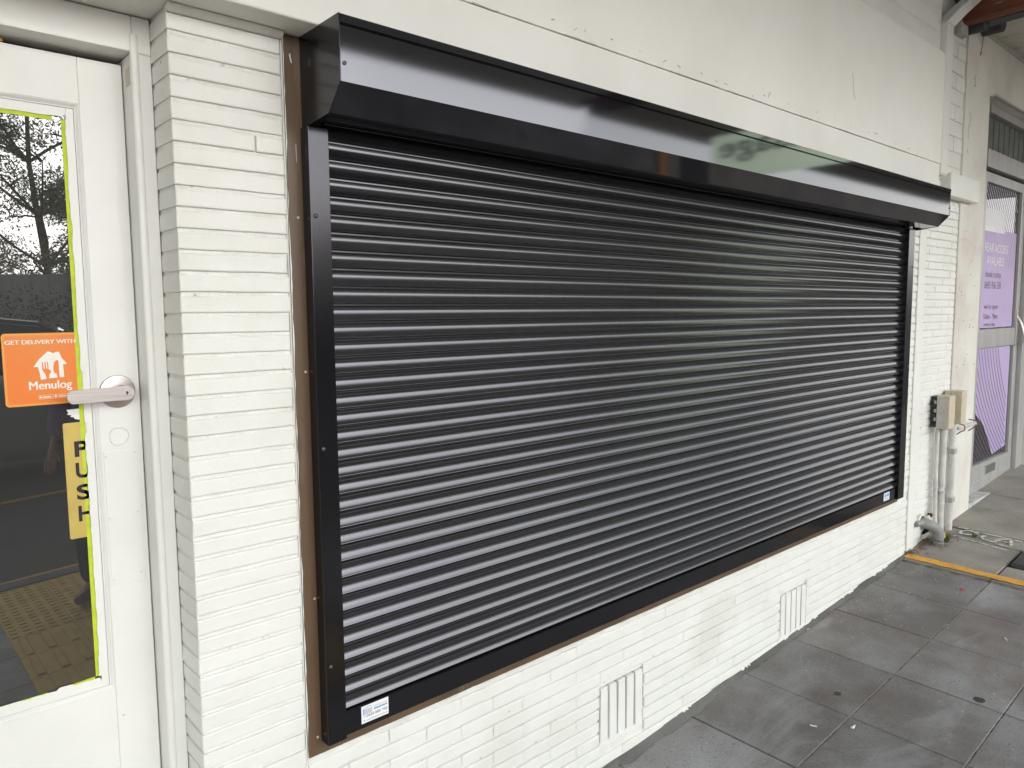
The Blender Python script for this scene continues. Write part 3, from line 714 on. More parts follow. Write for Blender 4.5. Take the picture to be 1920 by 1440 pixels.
for pts in ([(.3385, 1.4935), (.3655, 1.4945), (.3655, 1.4700), (.358, 1.4715), (.3515, 1.4738), (.3525, 1.4765), (.345, 1.478), (.3475, 1.4815), (.339, 1.4835), (.342, 1.487)],
            [(.3315, 1.664), (.336, 1.6655), (.340, 1.6620), (.3445, 1.6602), (.342, 1.6575), (.337, 1.6598), (.333, 1.6596), (.334, 1.6625)]):
    poly(bm, [(p[0], GYY - .0009, p[1]) for p in pts])
obj('ragged_paint', bm, M['timber_white'], door)
# handle
def cyl_y(bm, c, prof, n=28): lathe(bm, prof, c, 'y', n)
hc = (0.4352, DY, 1.5255)
bm = new_bm(); cyl_y(bm, hc, [(.0355, 0.0002), (.0355, -.004), (.0345, -.0058), (.024, -.0085), (.0175, -.0105), (.0165, -.011)], 40)
hd = obj('door_handle', bm, M['steel'], door, True, 28)
bm = new_bm(); cyl_y(bm, (hc[0] + .006, DY - .010, hc[2]), [(.0145, 0), (.0145, -.034), (.013, -.036)], 24)
prof = []
nL = 12; lx = 0.330
top = [(hc[0] + .014 - .0, hc[2])]
outl = []
for i in range(nL + 1):
    a = -pi / 2 + pi * i / nL; outl.append((hc[0] + .006 + .0155 * cos(a), hc[2] + .0155 * sin(a)))
for i in range(6): t = i / 5; outl.append((hc[0] - .012 + (lx + .014 - hc[0] + .012) * t, hc[2] + .0145 - .002 * t))
for i in range(nL + 1):
    a = pi / 2 + pi * i / nL; outl.append((lx + .0125 * cos(a) + .0125, hc[2] - .0015 + .0140 * sin(a)))
for i in range(6): t = i / 5; outl.append((lx + .014 + (hc[0] - .012 - lx - .014) * t, hc[2] - .0155 + .0005 * t))
prism(bm, outl, DY - .051, DY - .0435, axis=1)
bmesh.ops.remove_doubles(bm, verts=bm.verts, dist=.0004)
bmesh.ops.bevel(bm, geom=[e for e in bm.edges if len(e.link_faces) == 2 and e.calc_face_angle(0) > 1.0], offset=.0016, segments=2, affect='EDGES')
obj('lever', bm, M['steel'], hd, True, 40)
bm = new_bm(); cyl_y(bm, (hc[0] + .006, DY - .051, hc[2]), [(.0085, 0), (.0083, -.0008), (.0062, -.0009), (.0060, -.0003)], 20); obj('key_cylinder', bm, M['steel'], hd, True, 30)
bm = new_bm(); box(bm, hc[0] + .0050, hc[0] + .0070, DY - .0523, DY - .0515, hc[2] - .0035, hc[2] + .0035); lathe(bm, [(.0022, -.0522), (.0022, -.0516)], (hc[0] + .007, DY, hc[2] + .001), 'y', 8); obj('keyhole', bm, M['ink'], hd)
# filled-in old lock hole, cover plate with rivets
bm = new_bm()
for i in range(36):
    a0, a1 = 2 * pi * i / 36, 2 * pi * (i + 1) / 36; r0 = .0195 + .0007 * sin(3 * a0 + 1); r1 = .0195 + .0007 * sin(3 * a1 + 1)
    c = (.4335, 1.4275)
    for (ra, rb, ya, yb) in ((1.07, 1.0, .0, -.0022), (1.0, .90, -.0022, -.0003)):
        poly(bm, [(c[0] + r0 * ra * cos(a0), DY + ya, c[1] + r0 * ra * sin(a0)), (c[0] + r1 * ra * cos(a1), DY + ya, c[1] + r1 * ra * sin(a1)), (c[0] + r1 * rb * cos(a1), DY + yb, c[1] + r1 * rb * sin(a1)), (c[0] + r0 * rb * cos(a0), DY + yb, c[1] + r0 * rb * sin(a0))])
bmesh.ops.remove_doubles(bm, verts=bm.verts, dist=.0001)
obj('filler_patch', bm, M['timber_white'], door, True, 80)
bm = new_bm(); box(bm, .4010, .4700, DY - .0019, DY + .001, 1.098, 1.397, .0007, 1)
cp = obj('cover_plate', bm, M['timber_white'], door, True)
for x, z in ((.4065, 1.387), (.4625, 1.391), (.4055, 1.252), (.4635, 1.257), (.4065, 1.113), (.4625, 1.119)):
    bm = new_bm(); lathe(bm, [(.0034, 0), (.0032, -.0012), (.0022, -.0022), (.0006, -.0026)], (x, DY - .0012, z), 'y', 12); obj('rivet', bm, M['timber_white'], cp, True)
bm = new_bm()
for x, z, r_ in ((.4085, .802, .0022), (.3915, 2.128, .0008), (.3945, 2.127, .0008), (.424, 1.93, .0008), (.452, 1.71, .0007), (.396, .87, .0009), (.395, .78, .0008)):
    poly(bm, [(x + r_ * cos(q) * random.uniform(.7, 1.3), DY - .0004, z + r_ * .7 * sin(q) * random.uniform(.7, 1.3)) for q in [2 * pi * i / 9 for i in range(9)]])
stuff(obj('dent', bm, M['saddle'], door))
# orange sticker on the glass
SG = GYY - .0008
def rrect(x0, x1, z0, z1, r, n=6):
    out = []
    for cx, cz, a in ((x1 - r, z0 + r, -90), (x1 - r, z1 - r, 0), (x0 + r, z1 - r, 90), (x0 + r, z0 + r, 180)):
        for i in range(n + 1): t = radians(a + 90 * i / n); out.append((cx + r * cos(t), cz + r * sin(t)))
    return out
sx_0, sx_1, sz_0, sz_1 = .2340, .3765, 1.5075, 1.6545
bm = new_bm(); prism(bm, rrect(sx_0, sx_1, sz_0, sz_1, .007), SG, GYY - .0001, axis=1); os_ = obj('delivery_sticker', bm, M['orange_rim'], door)
os_['label'] = 'square orange delivery sticker with a white house and cutlery logo'
bm = new_bm(); prism(bm, rrect(sx_0 + .0045, sx_1 - .002, sz_0 + .0045, sz_1 - .0045, .004), SG - .0002, SG, axis=1); obj('orange_field', bm, M['orange'], os_)
LG = SG - .0004
heavy('GET DELIVERY WITH', .2395, .3632, 1.6325, 1.6408, LG, M['print_white'], os_, .00028)
heavy('Menulog', .2755, .3520, 1.5345, 1.5565, LG - .0001, M['print_white'], os_, .00055)
# house logo: roof with chimney over a fork and knife
def px(u, v): return (.2350 + (u - 0) * .000176 * 1.0, 1.6545 - (v - 135) * .0001935)
bm = new_bm()
def pol(pts): poly(bm, [(px(u, v)[0], LG, px(u, v)[1]) for u, v in pts])
def mir(u): return u
pol([(285, 490), (345, 410), (440, 328), (500, 352), (512, 340), (552, 337), (575, 405), (628, 470), (560, 478), (540, 430), (520, 425), (495, 450), (480, 400), (445, 405), (440, 440), (372, 440), (330, 492)])
pol([(330, 492), (372, 440), (372, 520), (384, 545), (400, 575), (412, 618), (352, 628), (345, 560)])
pol([(382, 440), (398, 440), (398, 512), (388, 512)]); pol([(410, 440), (424, 440), (424, 512), (412, 512)])
pol([(434, 440), (446, 405), (482, 402), (495, 450), (485, 500), (484, 530), (492, 560), (515, 572), (521, 612), (436, 616), (440, 575), (455, 560), (458, 530), (436, 520)])
pol([(541, 430), (560, 478), (586, 474), (590, 608), (544, 612), (540, 520)])
obj('logo', bm, M['print_white'], os_)
bm = new_bm()
for (a, b) in ((.2915, .3170), (.3195, .3480)):
    for (p, q, r_, s_) in ((a, b, 1.5200, 1.5206), (a, b, 1.5272, 1.5278), (a, a + .0006, 1.5206, 1.5272), (b - .0006, b, 1.5206, 1.5272)):
        poly(bm, [(p, LG, r_), (q, LG, r_), (q, LG, s_), (p, LG, s_)])
    poly(bm, [(a + .007, LG, 1.5225), (b - .004, LG, 1.5225), (b - .004, LG, 1.5245), (a + .007, LG, 1.5245)])
poly(bm, [(.3205, LG, 1.5215), (.3205, LG, 1.5265), (.3243, LG, 1.5240)])
lathe(bm, [(.0018, 0), (.0018, -.0002)], (.2950, LG + .0001, 1.5237), 'y', 10)
obj('store_badge', bm, M['print_white'], os_)
# PUSH plate
bm = new_bm(); prism(bm, rrect(.3300, .3725, 1.2175, 1.4655, .004), SG, GYY - .0001, axis=1); ps = obj('push_sign', bm, M['gold'], door)
ps['label'] = 'tall gold PUSH sign half covered by the tape'
for ch, zz in (('P', 1.4255), ('U', 1.3795), ('S', 1.3325), ('H', 1.2865)):
    w = .024 if ch != 'U' else .025
    text(ch, .3485 - (.0 if ch != 'S' else .001), .3485 + w + .003, zz - .0335 + .0, zz, LG, M['ink'], ps, bold=.03)

# step and wall on the left of the door
bm = new_bm(); box(bm, -.46, .5225, -.02, .4, -.1, .2185, .006, 2); tag(obj('door_step', bm, M['concrete']), 'concrete step under the white shop door', 'step')
bm = new_bm(); box(bm, -3, -.424, .0, .3, -.3, 2.2895); tag(obj('side_wall', bm, M['white']), 'white wall on the left side of the shop door', 'wall')
bm = new_bm(); box(bm, -6, 14, .36, .5, -.4, 4.5); struct(obj('building_core', bm, M['dark']))

# ------------------------------------------------------------------ downpipe
dp = thing('downpipe', 'white square downpipe running down the wall right of the fascia', 'downpipe')
bm = new_bm(); prism(bm, [(4.535, -.06), (4.648, -.06), (4.648, -.002), (4.535, -.002)], 2.42, 3.22, axis=2)
bmesh.ops.bevel(bm, geom=list(bm.edges), offset=.006, segments=2, affect='EDGES'); obj('pipe', bm, M['timber_white'], dp, True)
bm = new_bm()
a = [(4.535, -.06), (4.648, -.06), (4.648, -.002), (4.535, -.002)]
r0 = [bm.verts.new((x, y, 3.218)) for x, y in a]; r1 = [bm.verts.new((x + .09, y - .03, 3.30)) for x, y in a]; r2 = [bm.verts.new((x + .28, y - .10, 3.46)) for x, y in a]
for p, q in ((r0, r1), (r1, r2)):
    for i in range(4): bm.faces.new((p[i], p[(i + 1) % 4], q[(i + 1) % 4], q[i]))
bm.faces.new(r0[::-1]); bm.faces.new(r2); obj('elbow', bm, M['timber_white'], dp)
bm = new_bm(); box(bm, 4.441, 4.534, -.03, .1, 2.46, 3.72); tag(obj('gap_filler', bm, M['soffit']), 'pale filler added to close the gap between the fascia end and the white downpipe', 'batten')  # added filler, keeps bright sky from showing through the gap

# ------------------------------------------------------------------ neighbouring wall, pilaster, corbel
nw = thing('neighbour_wall', 'white painted brick strip between the shop wall and the cream pilaster', 'brick wall')
bm = new_bm(); box(bm, 4.556, 5.075, 0.0125, 0.3, -.1, 3.46); obj('mortar', bm, M['joint'], nw)
k = -1
while True:
    zt = ZJ - COURSE * k - JT / 2; zb = ZJ - COURSE * (k + 1) + JT / 2
    if zt < .3: break
    off = 4.62 if k % 2 else 4.735
    x = off - .47
    while x < 5.06:
        a = max(x + .0008, 4.568); b = min(x + .2337, 5.062)
        hole = (zb < .475 and zt > .33 and a < 4.8 and b > 4.62)
        if b - a > .012 and not hole: add_brick(nw, a, b, zb, zt, .006, .05)
        x += .2345
    k += 1
for r in range(12):
    z0 = 2.335 + r * .088; x = 4.568 - (.12 if r % 2 else 0)
    while x < 5.06:
        a = max(x, 4.568); b = min(x + .23, 5.06)
        if b - a > .03: add_brick(nw, a, b, z0, z0 + .08, .006, .05)
        x += .24
bm = new_bm(); box(bm, 4.557, 4.668, -.004, .05, gz(4.6, 0) + .045, .415, .006, 2, .003); obj('loose_brick', bm, M['white'], nw, True)
bm = new_bm(); lathe(bm, [(.055, 0), (.055, -.014), (.047, -.016), (.044, -.004)], (4.665, .008, .425), 'y', 20); obj('hole_rim', bm, M['white'], nw, True)
bm = new_bm(); lathe(bm, [(.044, 0), (.044, -.006)], (4.665, .008, .425), 'y', 20); box(bm, 4.72, 4.80, .0, .01, .345, .44); obj('hole', bm, M['dark'], nw)
bm = new_bm()
for _ in range(14): 
    x, z = random.uniform(4.7, 4.8), random.uniform(.35, .44); box(bm, x, x + .025, -.012, .01, z, z + .02, .003, 1, .005)
stuff(obj('brick_rubble', bm, M['rust'], nw))

pil = thing('pilaster', 'cream rendered pilaster with faint pink scribble beside the purple poster door', 'pilaster')
bm = new_bm(); box(bm, 5.070, 5.505, -.001, .35, 0, 3.36, .006, 2); obj('shaft', bm, M['render'], pil, True)
bm = new_bm(); box(bm, 5.505, 8.6, .0005, .35, 3.02, 3.36); obj('wall_panel', bm, M['render'], pil)
bm = new_bm()
GR = [[(5.138, 2.15), (5.195, 2.158), (5.233, 2.151)], [(5.102, 2.099), (5.174, 2.105), (5.265, 2.091), (5.328, 2.074), (5.408, 2.057), (5.468, 2.076)],
      [(5.129, 2.064), (5.126, 2.039), (5.178, 2.031), (5.24, 2.059), (5.282, 2.081)], [(5.33, 2.07), (5.36, 2.03), (5.33, 1.985), (5.28, 1.975), (5.25, 1.99), (5.22, 2.03), (5.25, 2.06)], [(5.30, 2.0), (5.29, 1.97), (5.25, 1.95), (5.27, 1.93)]]
for g in GR: ribbon(bm, smooth_path(g, 6), .0085, lambda q: (q.x, -.0022, q.y))
obj('scribble', bm, M['pink'], pil)
bm = new_bm()
for g in ([(5.325, 3.35), (5.31, 3.31), (5.30, 3.27), (5.27, 3.22)], [(5.30, 3.24), (5.27, 3.21)], [(5.22, 3.09), (5.20, 3.06), (5.22, 3.03), (5.19, 3.02)], [(5.14, 2.86), (5.16, 2.83), (5.155, 2.79), (5.13, 2.76), (5.14, 2.70)], [(5.12, 2.64), (5.15, 2.61)]):
    ribbon(bm, smooth_path(g, 4), .009 if g[0][1] > 3.2 else .005, lambda q: (q.x, -.0022, q.y))
for _ in range(26):
    x, z = random.uniform(5.1, 5.45), random.uniform(1.3, 1.95); ribbon(bm, [(x, z), (x + random.uniform(-.02, .03), z + random.uniform(-.012, .012))], .004, lambda q: (q.x, -.0022, q.y))
stuff(obj('crack', bm, M['bark'], pil))
bm = new_bm(); box(bm, 4.745, 5.240, -.05, .03, 2.325, 2.452, .005, 2, .003); tag(obj('corbel_block', bm, M['white']), 'white painted projecting block at the right end of the hood', 'corbel')

# ------------------------------------------------------------------ meter boxes and pipes
mb = thing('meter_box', 'grey and beige weathered meter box, left of the pair on the wall', 'meter box', 'meter boxes by the pilaster')
bm = new_bm(); box(bm, 4.735, 4.832, -.10, -.032, .985, 1.178, .004, 2); obj('cover', bm, M['beige'], mb, True)
bm = new_bm(); box(bm, 4.732, 4.7345, -.092, -.034, .992, 1.172); obj('side_panel', bm, M['boxgrey'], mb)
bm = new_bm(); box(bm, 4.752, 4.826, -.031, .004, .99, 1.172)
for i in range(6): box(bm, 4.735, 4.752, -.026 , .0, .995 + i * .029, 1.010 + i * .029, .002, 1)
obj('back_plate', bm, M['darksteel'], mb)
for z in (1.03, 1.08, 1.13):
    bm = new_bm(); box(bm, 4.729, 4.735, -.031, -.02, z, z + .02); obj('clip', bm, M['saddle'], mb)
mb2 = thing('meter_box', 'beige meter box, right of the pair, on the pilaster edge', 'meter box', 'meter boxes by the pilaster')
bm = new_bm(); box(bm, 4.940, 5.028, -.10, -.004, .995, 1.192, .004, 2); obj('cover', bm, M['beige'], mb2, True)
bm = new_bm(); box(bm, 4.934, 5.034, -.05, -.044, .99, 1.197, .002, 1); obj('flange', bm, M['boxgrey'], mb2)
def conduit(label, pts, r, mname, sad=(), name='conduit_pipe'):
    t = thing(name, label, 'pipe'); bm = new_bm(); tube(bm, smooth_path(pts, 5), r, 14); obj('pipe', bm, M[mname], t, True, 50)
    for (x, z, y) in sad:
        bm = new_bm(); box(bm, x - r * 1.25, x + r * 1.25, y - r * 1.12, -.001, z - .016, z + .016, .003, 1); obj('saddle', bm, M['saddle'], t)
    return t
conduit('thin white painted conduit dropping from the left meter box to the ground', [(4.775, -.03, .995), (4.775, -.03, .9), (4.785, -.028, .7), (4.79, -.03, .55), (4.775, -.04, .42), (4.77, -.05, .36)], .012, 'pvc')
conduit('wide white painted pipe standing between the meter boxes and the drain', [(4.83, -.045, .985), (4.83, -.045, .8), (4.835, -.045, .6), (4.83, -.047, .45), (4.83, -.05, .29)], .021, 'pvc')
conduit('white conduit with two grey saddles running down beside the cream pilaster', [(5.02, -.035, 1.0), (5.02, -.035, .7), (5.025, -.035, .32)], .020, 'pvc', ((5.02, .815, -.035), (5.022, .512, -.035)))
sp = conduit('short level white pipe tied to the pilaster with wire, under the right meter box', [(5.10, -.035, .945), (5.25, -.04, .945), (5.40, -.045, .948)], .012, 'pvc', name='level_pipe')
for x in (5.12, 5.36):
    bm = new_bm(); tube(bm, smooth_path([(x - .01, -.02, .975), (x + .01, -.06, .965), (x + .02, -.062, .935), (x + .005, -.045, .922), (x - .008, -.02, .90)], 4), .004, 6)
    obj('tie_wire', bm, M['rust'], sp)
conduit('bent grey drain pipe coming out of the hole in the wall', [(4.655, .02, .43), (4.665, -.03, .428), (4.69, -.07, .405), (4.705, -.085, .36), (4.706, -.085, .285)], .030, 'pvcgrey', name='drain_pipe')
conduit('small grey overflow pipe stub beside the loose brick', [(4.59, .0, .432), (4.66, -.02, .438)], .017, 'pvcgrey', name='overflow_pipe')
conduit('short yellow stained pipe stub leaning on the grey drain bend', [(4.735, -.09, .375), (4.742, -.093, .345)], .018, 'yellow', name='pipe_stub')
bm = new_bm(); tube(bm, [(4.75, .0, .45), (4.74, -.03, .40), (4.735, -.045, .35)], .018, 10); tag(obj('cracked_pipe', bm, M['pvc']), 'white slanting pipe stub in the broken brickwork', 'pipe')
# leaf litter and weeds at the wall foot
bm = new_bm()
for _ in range(170):
    if random.random() < .6: x, y = random.uniform(4.42, 4.80), -abs(random.gauss(0, .035)) - .004
    else: x, y = random.uniform(4.66, 4.95), -abs(random.gauss(0, .05)) - .05
    z = gz(x, y) + random.uniform(.003, .02); a = random.uniform(0, 6.3); L = random.uniform(.006, .016); w = L * .4
    d = Vector((cos(a), sin(a), random.uniform(-.4, .4))) * L; n_ = Vector((-sin(a), cos(a), random.uniform(-.4, .4))) * w
    c = Vector((x, y, z)); poly(bm, [c - d, c + n_, c + d, c - n_])
o = stuff(obj('leaf_litter', bm, M['dry_leaf'])); tag(o, 'dry brown leaf litter swept against the wall foot by the drain pipe', 'leaf litter')
def weed(label, x, y, n, h):
    bm = new_bm()
    for _ in range(n):
        a = random.uniform(0, 6.3); L = h * random.uniform(.5, 1); s = random.uniform(.2, .9); b = Vector((x + random.uniform(-.015, .015), y + random.uniform(-.012, .012), gz(x, y)))
        t = b + Vector((cos(a) * s * L, sin(a) * s * L, L)); n_ = Vector((-sin(a), cos(a), 0)) * .0028; m_ = (b + t) / 2 + Vector((0, 0, .12 * L))
        poly(bm, [b - n_, b + n_, m_ + n_ * .9]); poly(bm, [b - n_, m_ + n_ * .9, m_ - n_ * .9]); poly(bm, [m_ - n_ * .9, m_ + n_ * .9, t])
    tag(obj('weed', bm, M['weed']), label, 'weed')
weed('tuft of green weed beside the grey drain pipe', 4.79, -.10, 34, .085)
weed('small green weed growing in the white painted marking', 4.985, -.19, 26, .028)

# ------------------------------------------------------------------ neighbour's door, window, transom
NY = 0.10
nd = thing('neighbour_door', 'aluminium glazed door with a lilac poster and push rail', 'door')
X0, X1, Z0, Z1 = 5.74, 6.72, .385, 2.60
gl0, gl1 = 5.82, 6.640
def al(name, x0, x1, z0, z1, y0=NY - .02, y1=NY + .025, m='alu', p=nd, bev=.002):
    bm = new_bm(); box(bm, x0, x1, y0, y1, z0, z1, bev, 1); return obj(name, bm, M[m], p)
al('stile', X0, gl0, Z0, Z1); al('stile', gl1, X1, Z0, Z1); al('top_rail', gl0, gl1, 2.535, Z1); al('mid_rail', gl0, gl1, 1.405, 1.535); 
al('bottom_rail', gl0, gl1, Z0, .575); al('kick_strip', gl0, gl1, .455, .461, NY - .0225, NY - .0195)
bm = new_bm(); box(bm, gl0, gl1, NY, NY + .006, 1.535, 2.535); obj('glass_pane', bm, M['glass'], nd)
bm = new_bm(); box(bm, gl0, gl1, NY, NY + .006, .575, 1.405); obj('glass_pane', bm, M['glass'], nd)
# posters on the glass
pu = obj('upper_poster', (lambda b: (box(b, gl0 + .002, gl1 - .025, NY - .0012, NY - .0002, 1.545, 2.235), b)[1])(new_bm()), M['lilac'], nd)
pl = obj('lower_poster', (lambda b: (prism(b, [(gl0 + .002, 1.40), (gl0 + .002, .98), (6.08, .84), (6.31, .60), (6.615, .63), (6.615, 1.40)], NY - .0012, NY - .0002, axis=1), b)[1])(new_bm()), M['lilac'], nd)
pp = obj('white_notice', (lambda b: (box(b, gl0, 6.32, NY - .0022, NY - .0014, 2.215, 2.37), b)[1])(new_bm()), M['paper'], nd)
bm = new_bm()
for i in range(30):
    x = gl0 - .45 + i * .052; pts = []
    for q in range(9):
        t = q / 8; xx = x + .50 * t + .02 * sin(3 * t); zz = 2.53 - .56 * t
        if gl0 + .004 < xx < gl1 - .03 and (zz > 2.2 or xx - 6.12 > (2.2 - zz) * .9): pts.append((xx, zz))
    if len(pts) > 1: ribbon(bm, pts, .0085, lambda q: (q.x, NY - .0030, q.y))
obj('line_pattern', bm, M['lilac_line'], pu)
bm = new_bm()
for i in range(19):
    pts = []
    for q in range(15):
        t = q / 14; zz = 1.395 - i * .0 - t * .80
        xx = gl0 - .62 + i * .062 + .95 * t * (0.30 + .70 * t) ** .8 * .78
        if gl0 + .004 < xx < 6.61 and zz > .59: pts.append((xx, zz))
    if len(pts) > 1: ribbon(bm, pts, .0095, lambda q: (q.x, NY - .0022, q.y))
obj('line_pattern', bm, M['purple_line'], pl)
TY_ = NY - .0022
for s, x0, x1, z0, z1, mm, b in (('REAR ACCESS', 5.90, 6.42, 2.075, 2.135, 'paper', .0), ('AVAILABLE', 5.955, 6.345, 1.985, 2.045, 'paper', .0), ('book today', 5.945, 6.29, 1.885, 1.945, 'purple_line', -.004), ('0435 936 338', 5.935, 6.295, 1.82, 1.87, 'purple_line', -.004),
                               ("we're open", 5.94, 6.26, 1.665, 1.715, 'purple_line', -.004), ('10am - 9pm', 5.945, 6.255, 1.595, 1.645, 'purple_line', -.004), ('every day', 5.96, 6.215, 1.548, 1.583, 'purple_line', -.004)):
    text(s, x0, x1, z0, z1, TY_, M[mm], pu, bold=b)
bm = new_bm(); box(bm, 6.085, 6.335, NY - .0235, NY - .019, .478, .555, .001, 1); sl = obj('mail_slot', bm, M['alu'], nd)
bm = new_bm(); box(bm, 6.10, 6.32, NY - .0245, NY - .0225, .486, .547); obj('flap', bm, M['louvre'], sl)
bm = new_bm(); tube(bm, smooth_path([(6.66, NY - .02, 1.62), (6.665, NY - .05, 1.56), (6.67, NY - .085, 1.44), (6.70, NY - .10, 1.43), (6.80, NY - .10, 1.46), (6.84, NY - .06, 1.47)], 5), .011, 10); box(bm, 6.645, 6.685, NY - .028, NY - .02, 1.40, 1.68, .003, 1); obj('pull_handle', bm, M['steel'], nd, True)
nf = thing('neighbour_door_frame', 'aluminium frame and slatted transom around the lilac poster door', 'door frame')
al('jamb', 5.66, 5.735, .36, 3.02, NY - .035, NY + .05, p=nf); al('jamb', 6.735, 6.90, .34, 3.02, NY - .05, NY + .05, p=nf)
al('head', 5.735, 6.735, 2.62, 2.735, NY - .045, NY + .05, p=nf); al('top_frame', 5.735, 6.735, 2.965, 3.02, NY - .05, NY + .05, p=nf); al('top_frame', 6.90, 8.6, 2.965, 3.02, NY - .05, NY + .05, p=nf)
for i in range(9):
    x = 5.70 + i * .116; al('slat', x, x + .096, 2.735, 2.962, NY - .012, NY + .004, 'louvre', nf, .003)
al('backing', 5.70, 6.735, 2.736, 2.960, NY + .006, NY + .03, 'dark', nf, 0)
al('drip_flashing', 5.55, 8.6, 3.018, 3.030, NY - .125, NY - .10, 'boxgrey', nf, .001)
bm = new_bm(); box(bm, 5.505, 6.80, -.002, .34, .1, .385, .006, 2, .0); tag(obj('threshold', bm, M['dusty']), 'dusty white step below the lilac poster door', 'step')
nwin = thing('neighbour_window', 'shop window with a colourful poster right of the lilac poster door', 'window')
bm = new_bm(); box(bm, 6.9, 8.6, NY, NY + .01, .80, 2.96); obj('glass_pane', bm, M['glass'], nwin)
bm = new_bm(); box(bm, 6.9, 8.6, NY - .03, NY + .03, .74, .80, .003, 1); obj('sill', bm, M['alu'], nwin)
bm = new_bm(); box(bm, 6.93, 8.5, NY - .002, NY - .0005, .86, 1.75); obj('poster', bm, mat('pink_blue_poster', (.55, .25, .36), .4, (.15, .30, .55), 2.2), nwin)
bm = new_bm(); box(bm, 6.905, 8.6, .02, .34, .1, .735, .005, 1); tag(obj('stall_riser', bm, M['render']), 'white low wall under the shop window at the right edge', 'low wall')

# ------------------------------------------------------------------ awnings
aw = thing('shop_awning', 'awning over the footpath in front of the black shutter, with a red timber end beam', 'awning')
bm = new_bm(); box(bm, -6, 4.855, -3.28, .3, 3.47, 3.50); obj('soffit_sheet', bm, M['soffit'], aw)
bm = new_bm(); box(bm, -6, 4.9, -3.34, -3.28, 3.42, 3.78, .006, 1); obj('fascia_board', bm, M['sheet'], aw)
for x in (-5, -3.4, -1.8, -.2, 1.4, 3.0):
    bm = new_bm(); box(bm, x, x + .06, -3.27, -.1, 3.425, 3.469, .004, 1); obj('joist', bm, M['soffit'], aw)
bm = new_bm(); prism(bm, [(.02, 3.297), (.02, 3.420), (-3.27, 3.530), (-3.27, 3.425)], 4.862, 4.955); obj('timber_beam', bm, M['timber'], aw)
bm = new_bm(); prism(bm, [(.02, 3.423), (.02, 3.464), (-3.27, 3.575), (-3.27, 3.533)], 4.84, 4.93); obj('batten', bm, M['bark'], aw)
na = thing('neighbour_awning', 'cream corrugated iron awning on a dark steel beam above the poster door', 'awning')
bm = new_bm(); prevs = None; x = 5.07; i = 0
prof = []
while x < 14:
    prof.append((x, 3.392 + .009 * cos(2 * pi * (x - 5.07) / .076))); x += .0095
A = [bm.verts.new((x, .02, z)) for x, z in prof]; B = [bm.verts.new((x, -3.3, z + .06)) for x, z in prof]
for i in range(len(prof) - 1): bm.faces.new((A[i], A[i + 1], B[i + 1], B[i]))
obj('corrugated_sheet', bm, M['corr'], na, True, 80)
bm = new_bm(); prism(bm, [(-.045, 3.30), (-.045, 3.380), (-3.3, 3.440), (-3.3, 3.40)], 4.965, 5.065); obj('steel_beam', bm, M['darksteel'], na)
bm = new_bm(); box(bm, 5.07, 14, -3.36, -3.3, 3.40, 3.78, .006, 1); obj('fascia_board', bm, M['sheet'], na)
for x, zb_, r in ((5.0, 3.315, .050), (5.30, 3.385, .056)):
    bm = new_bm(); lathe(bm, [(r * .7, -.105), (r, -.098), (r, .03), (r * .9, .04)], (x, -.01, zb_), 'y', 20); obj('beam_boss', bm, M['darksteel'], na, True, 40)
bm = new_bm(); prism(bm, [(4.84, 3.24), (4.96, 3.24), (4.96, 3.31), (4.84, 3.31)], -.03, .0, axis=1); obj('flashing', bm, M['boxgrey'], na)
bm = new_bm(); box(bm, 5.4, 14, -.012, .02, 3.352, 3.372, .002, 1); obj('wall_flashing', bm, M['boxgrey'], na)
sg = thing('hanging_sign', 'pale green sign hung under the awning beside the poster shop', 'sign')
bm = new_bm(); box(bm, 6.0, 6.12, -2.72, -1.2, 2.86, 3.24, .008, 1); obj('panel', bm, M['sign_green'], sg)
text('massage', 0, 1.25, 2.98, 3.16, 0, M['ink'], sg, bold=.01, place=lambda X, Z: (5.998, -1.38 - X, Z))
bm = new_bm()
for y in (-2.5, -1.4): tube(bm, [(6.06, y, 3.235), (6.06, y, 3.42)], .008, 8)
obj('hanger', bm, M['darksteel'], sg)
for i, x in enumerate((7.5, -3.5)):
    po = thing('awning_post', ('steel post carrying the outer edge of the poster shop awning', 'steel post carrying the outer edge of the shutter shop awning')[i], 'post')
    bm = new_bm(); tube(bm, [(x, -3.2, gz(x, -3.2)), (x, -3.2, 3.45)], .05, 14); obj('shaft', bm, M['darksteel'], po, True)
    bm = new_bm(); box(bm, x - .09, x + .09, -3.29, -3.11, gz(x, -3.2), gz(x, -3.2) + .015, .003, 1); obj('base_plate', bm, M['darksteel'], po)

# ------------------------------------------------------------------ litter on the pavers
def gput(label, name, cat, x, y, build, m, group=None):
    bm = new_bm(); build(bm, x, y, gz(x, y)); return tag(obj(name, bm, M[m]), label, cat, group)
def butt(a): return lambda bm, x, y, z: tube(bm, [(x - .012 * cos(a), y - .012 * sin(a), z + .0045), (x + .012 * cos(a), y + .012 * sin(a), z + .0045)], .0028, 8)
gput('white cigarette butt on the pavers near the right edge', 'cigarette_butt', 'cigarette butt', 3.734, -.688, butt(.6), 'butt', 'cigarette butts on the pavers')
gput('thin white cigarette butt lying in the pale washed patch of paver', 'cigarette_butt', 'cigarette butt', 2.562, -.388, butt(-1.2), 'butt', 'cigarette butts on the pavers')
def scrap(s):
    def b(bm, x, y, z):
        n = 9; V = []
        for i in range(n):
            a = 2 * pi * i / n; r = s * random.uniform(.5, 1); V.append(bm.verts.new((x + r * 1.5 * cos(a), y + r * .6 * sin(a), z + .002 + random.uniform(0, .006))))
        c = bm.verts.new((x, y, z + .008))
        for i in range(n): bm.faces.new((V[i], V[(i + 1) % n], c))
    return b
gput('crumpled red plastic scrap on the paver before the yellow line', 'red_scrap', 'litter', 4.155, -.386, scrap(.018), 'red')
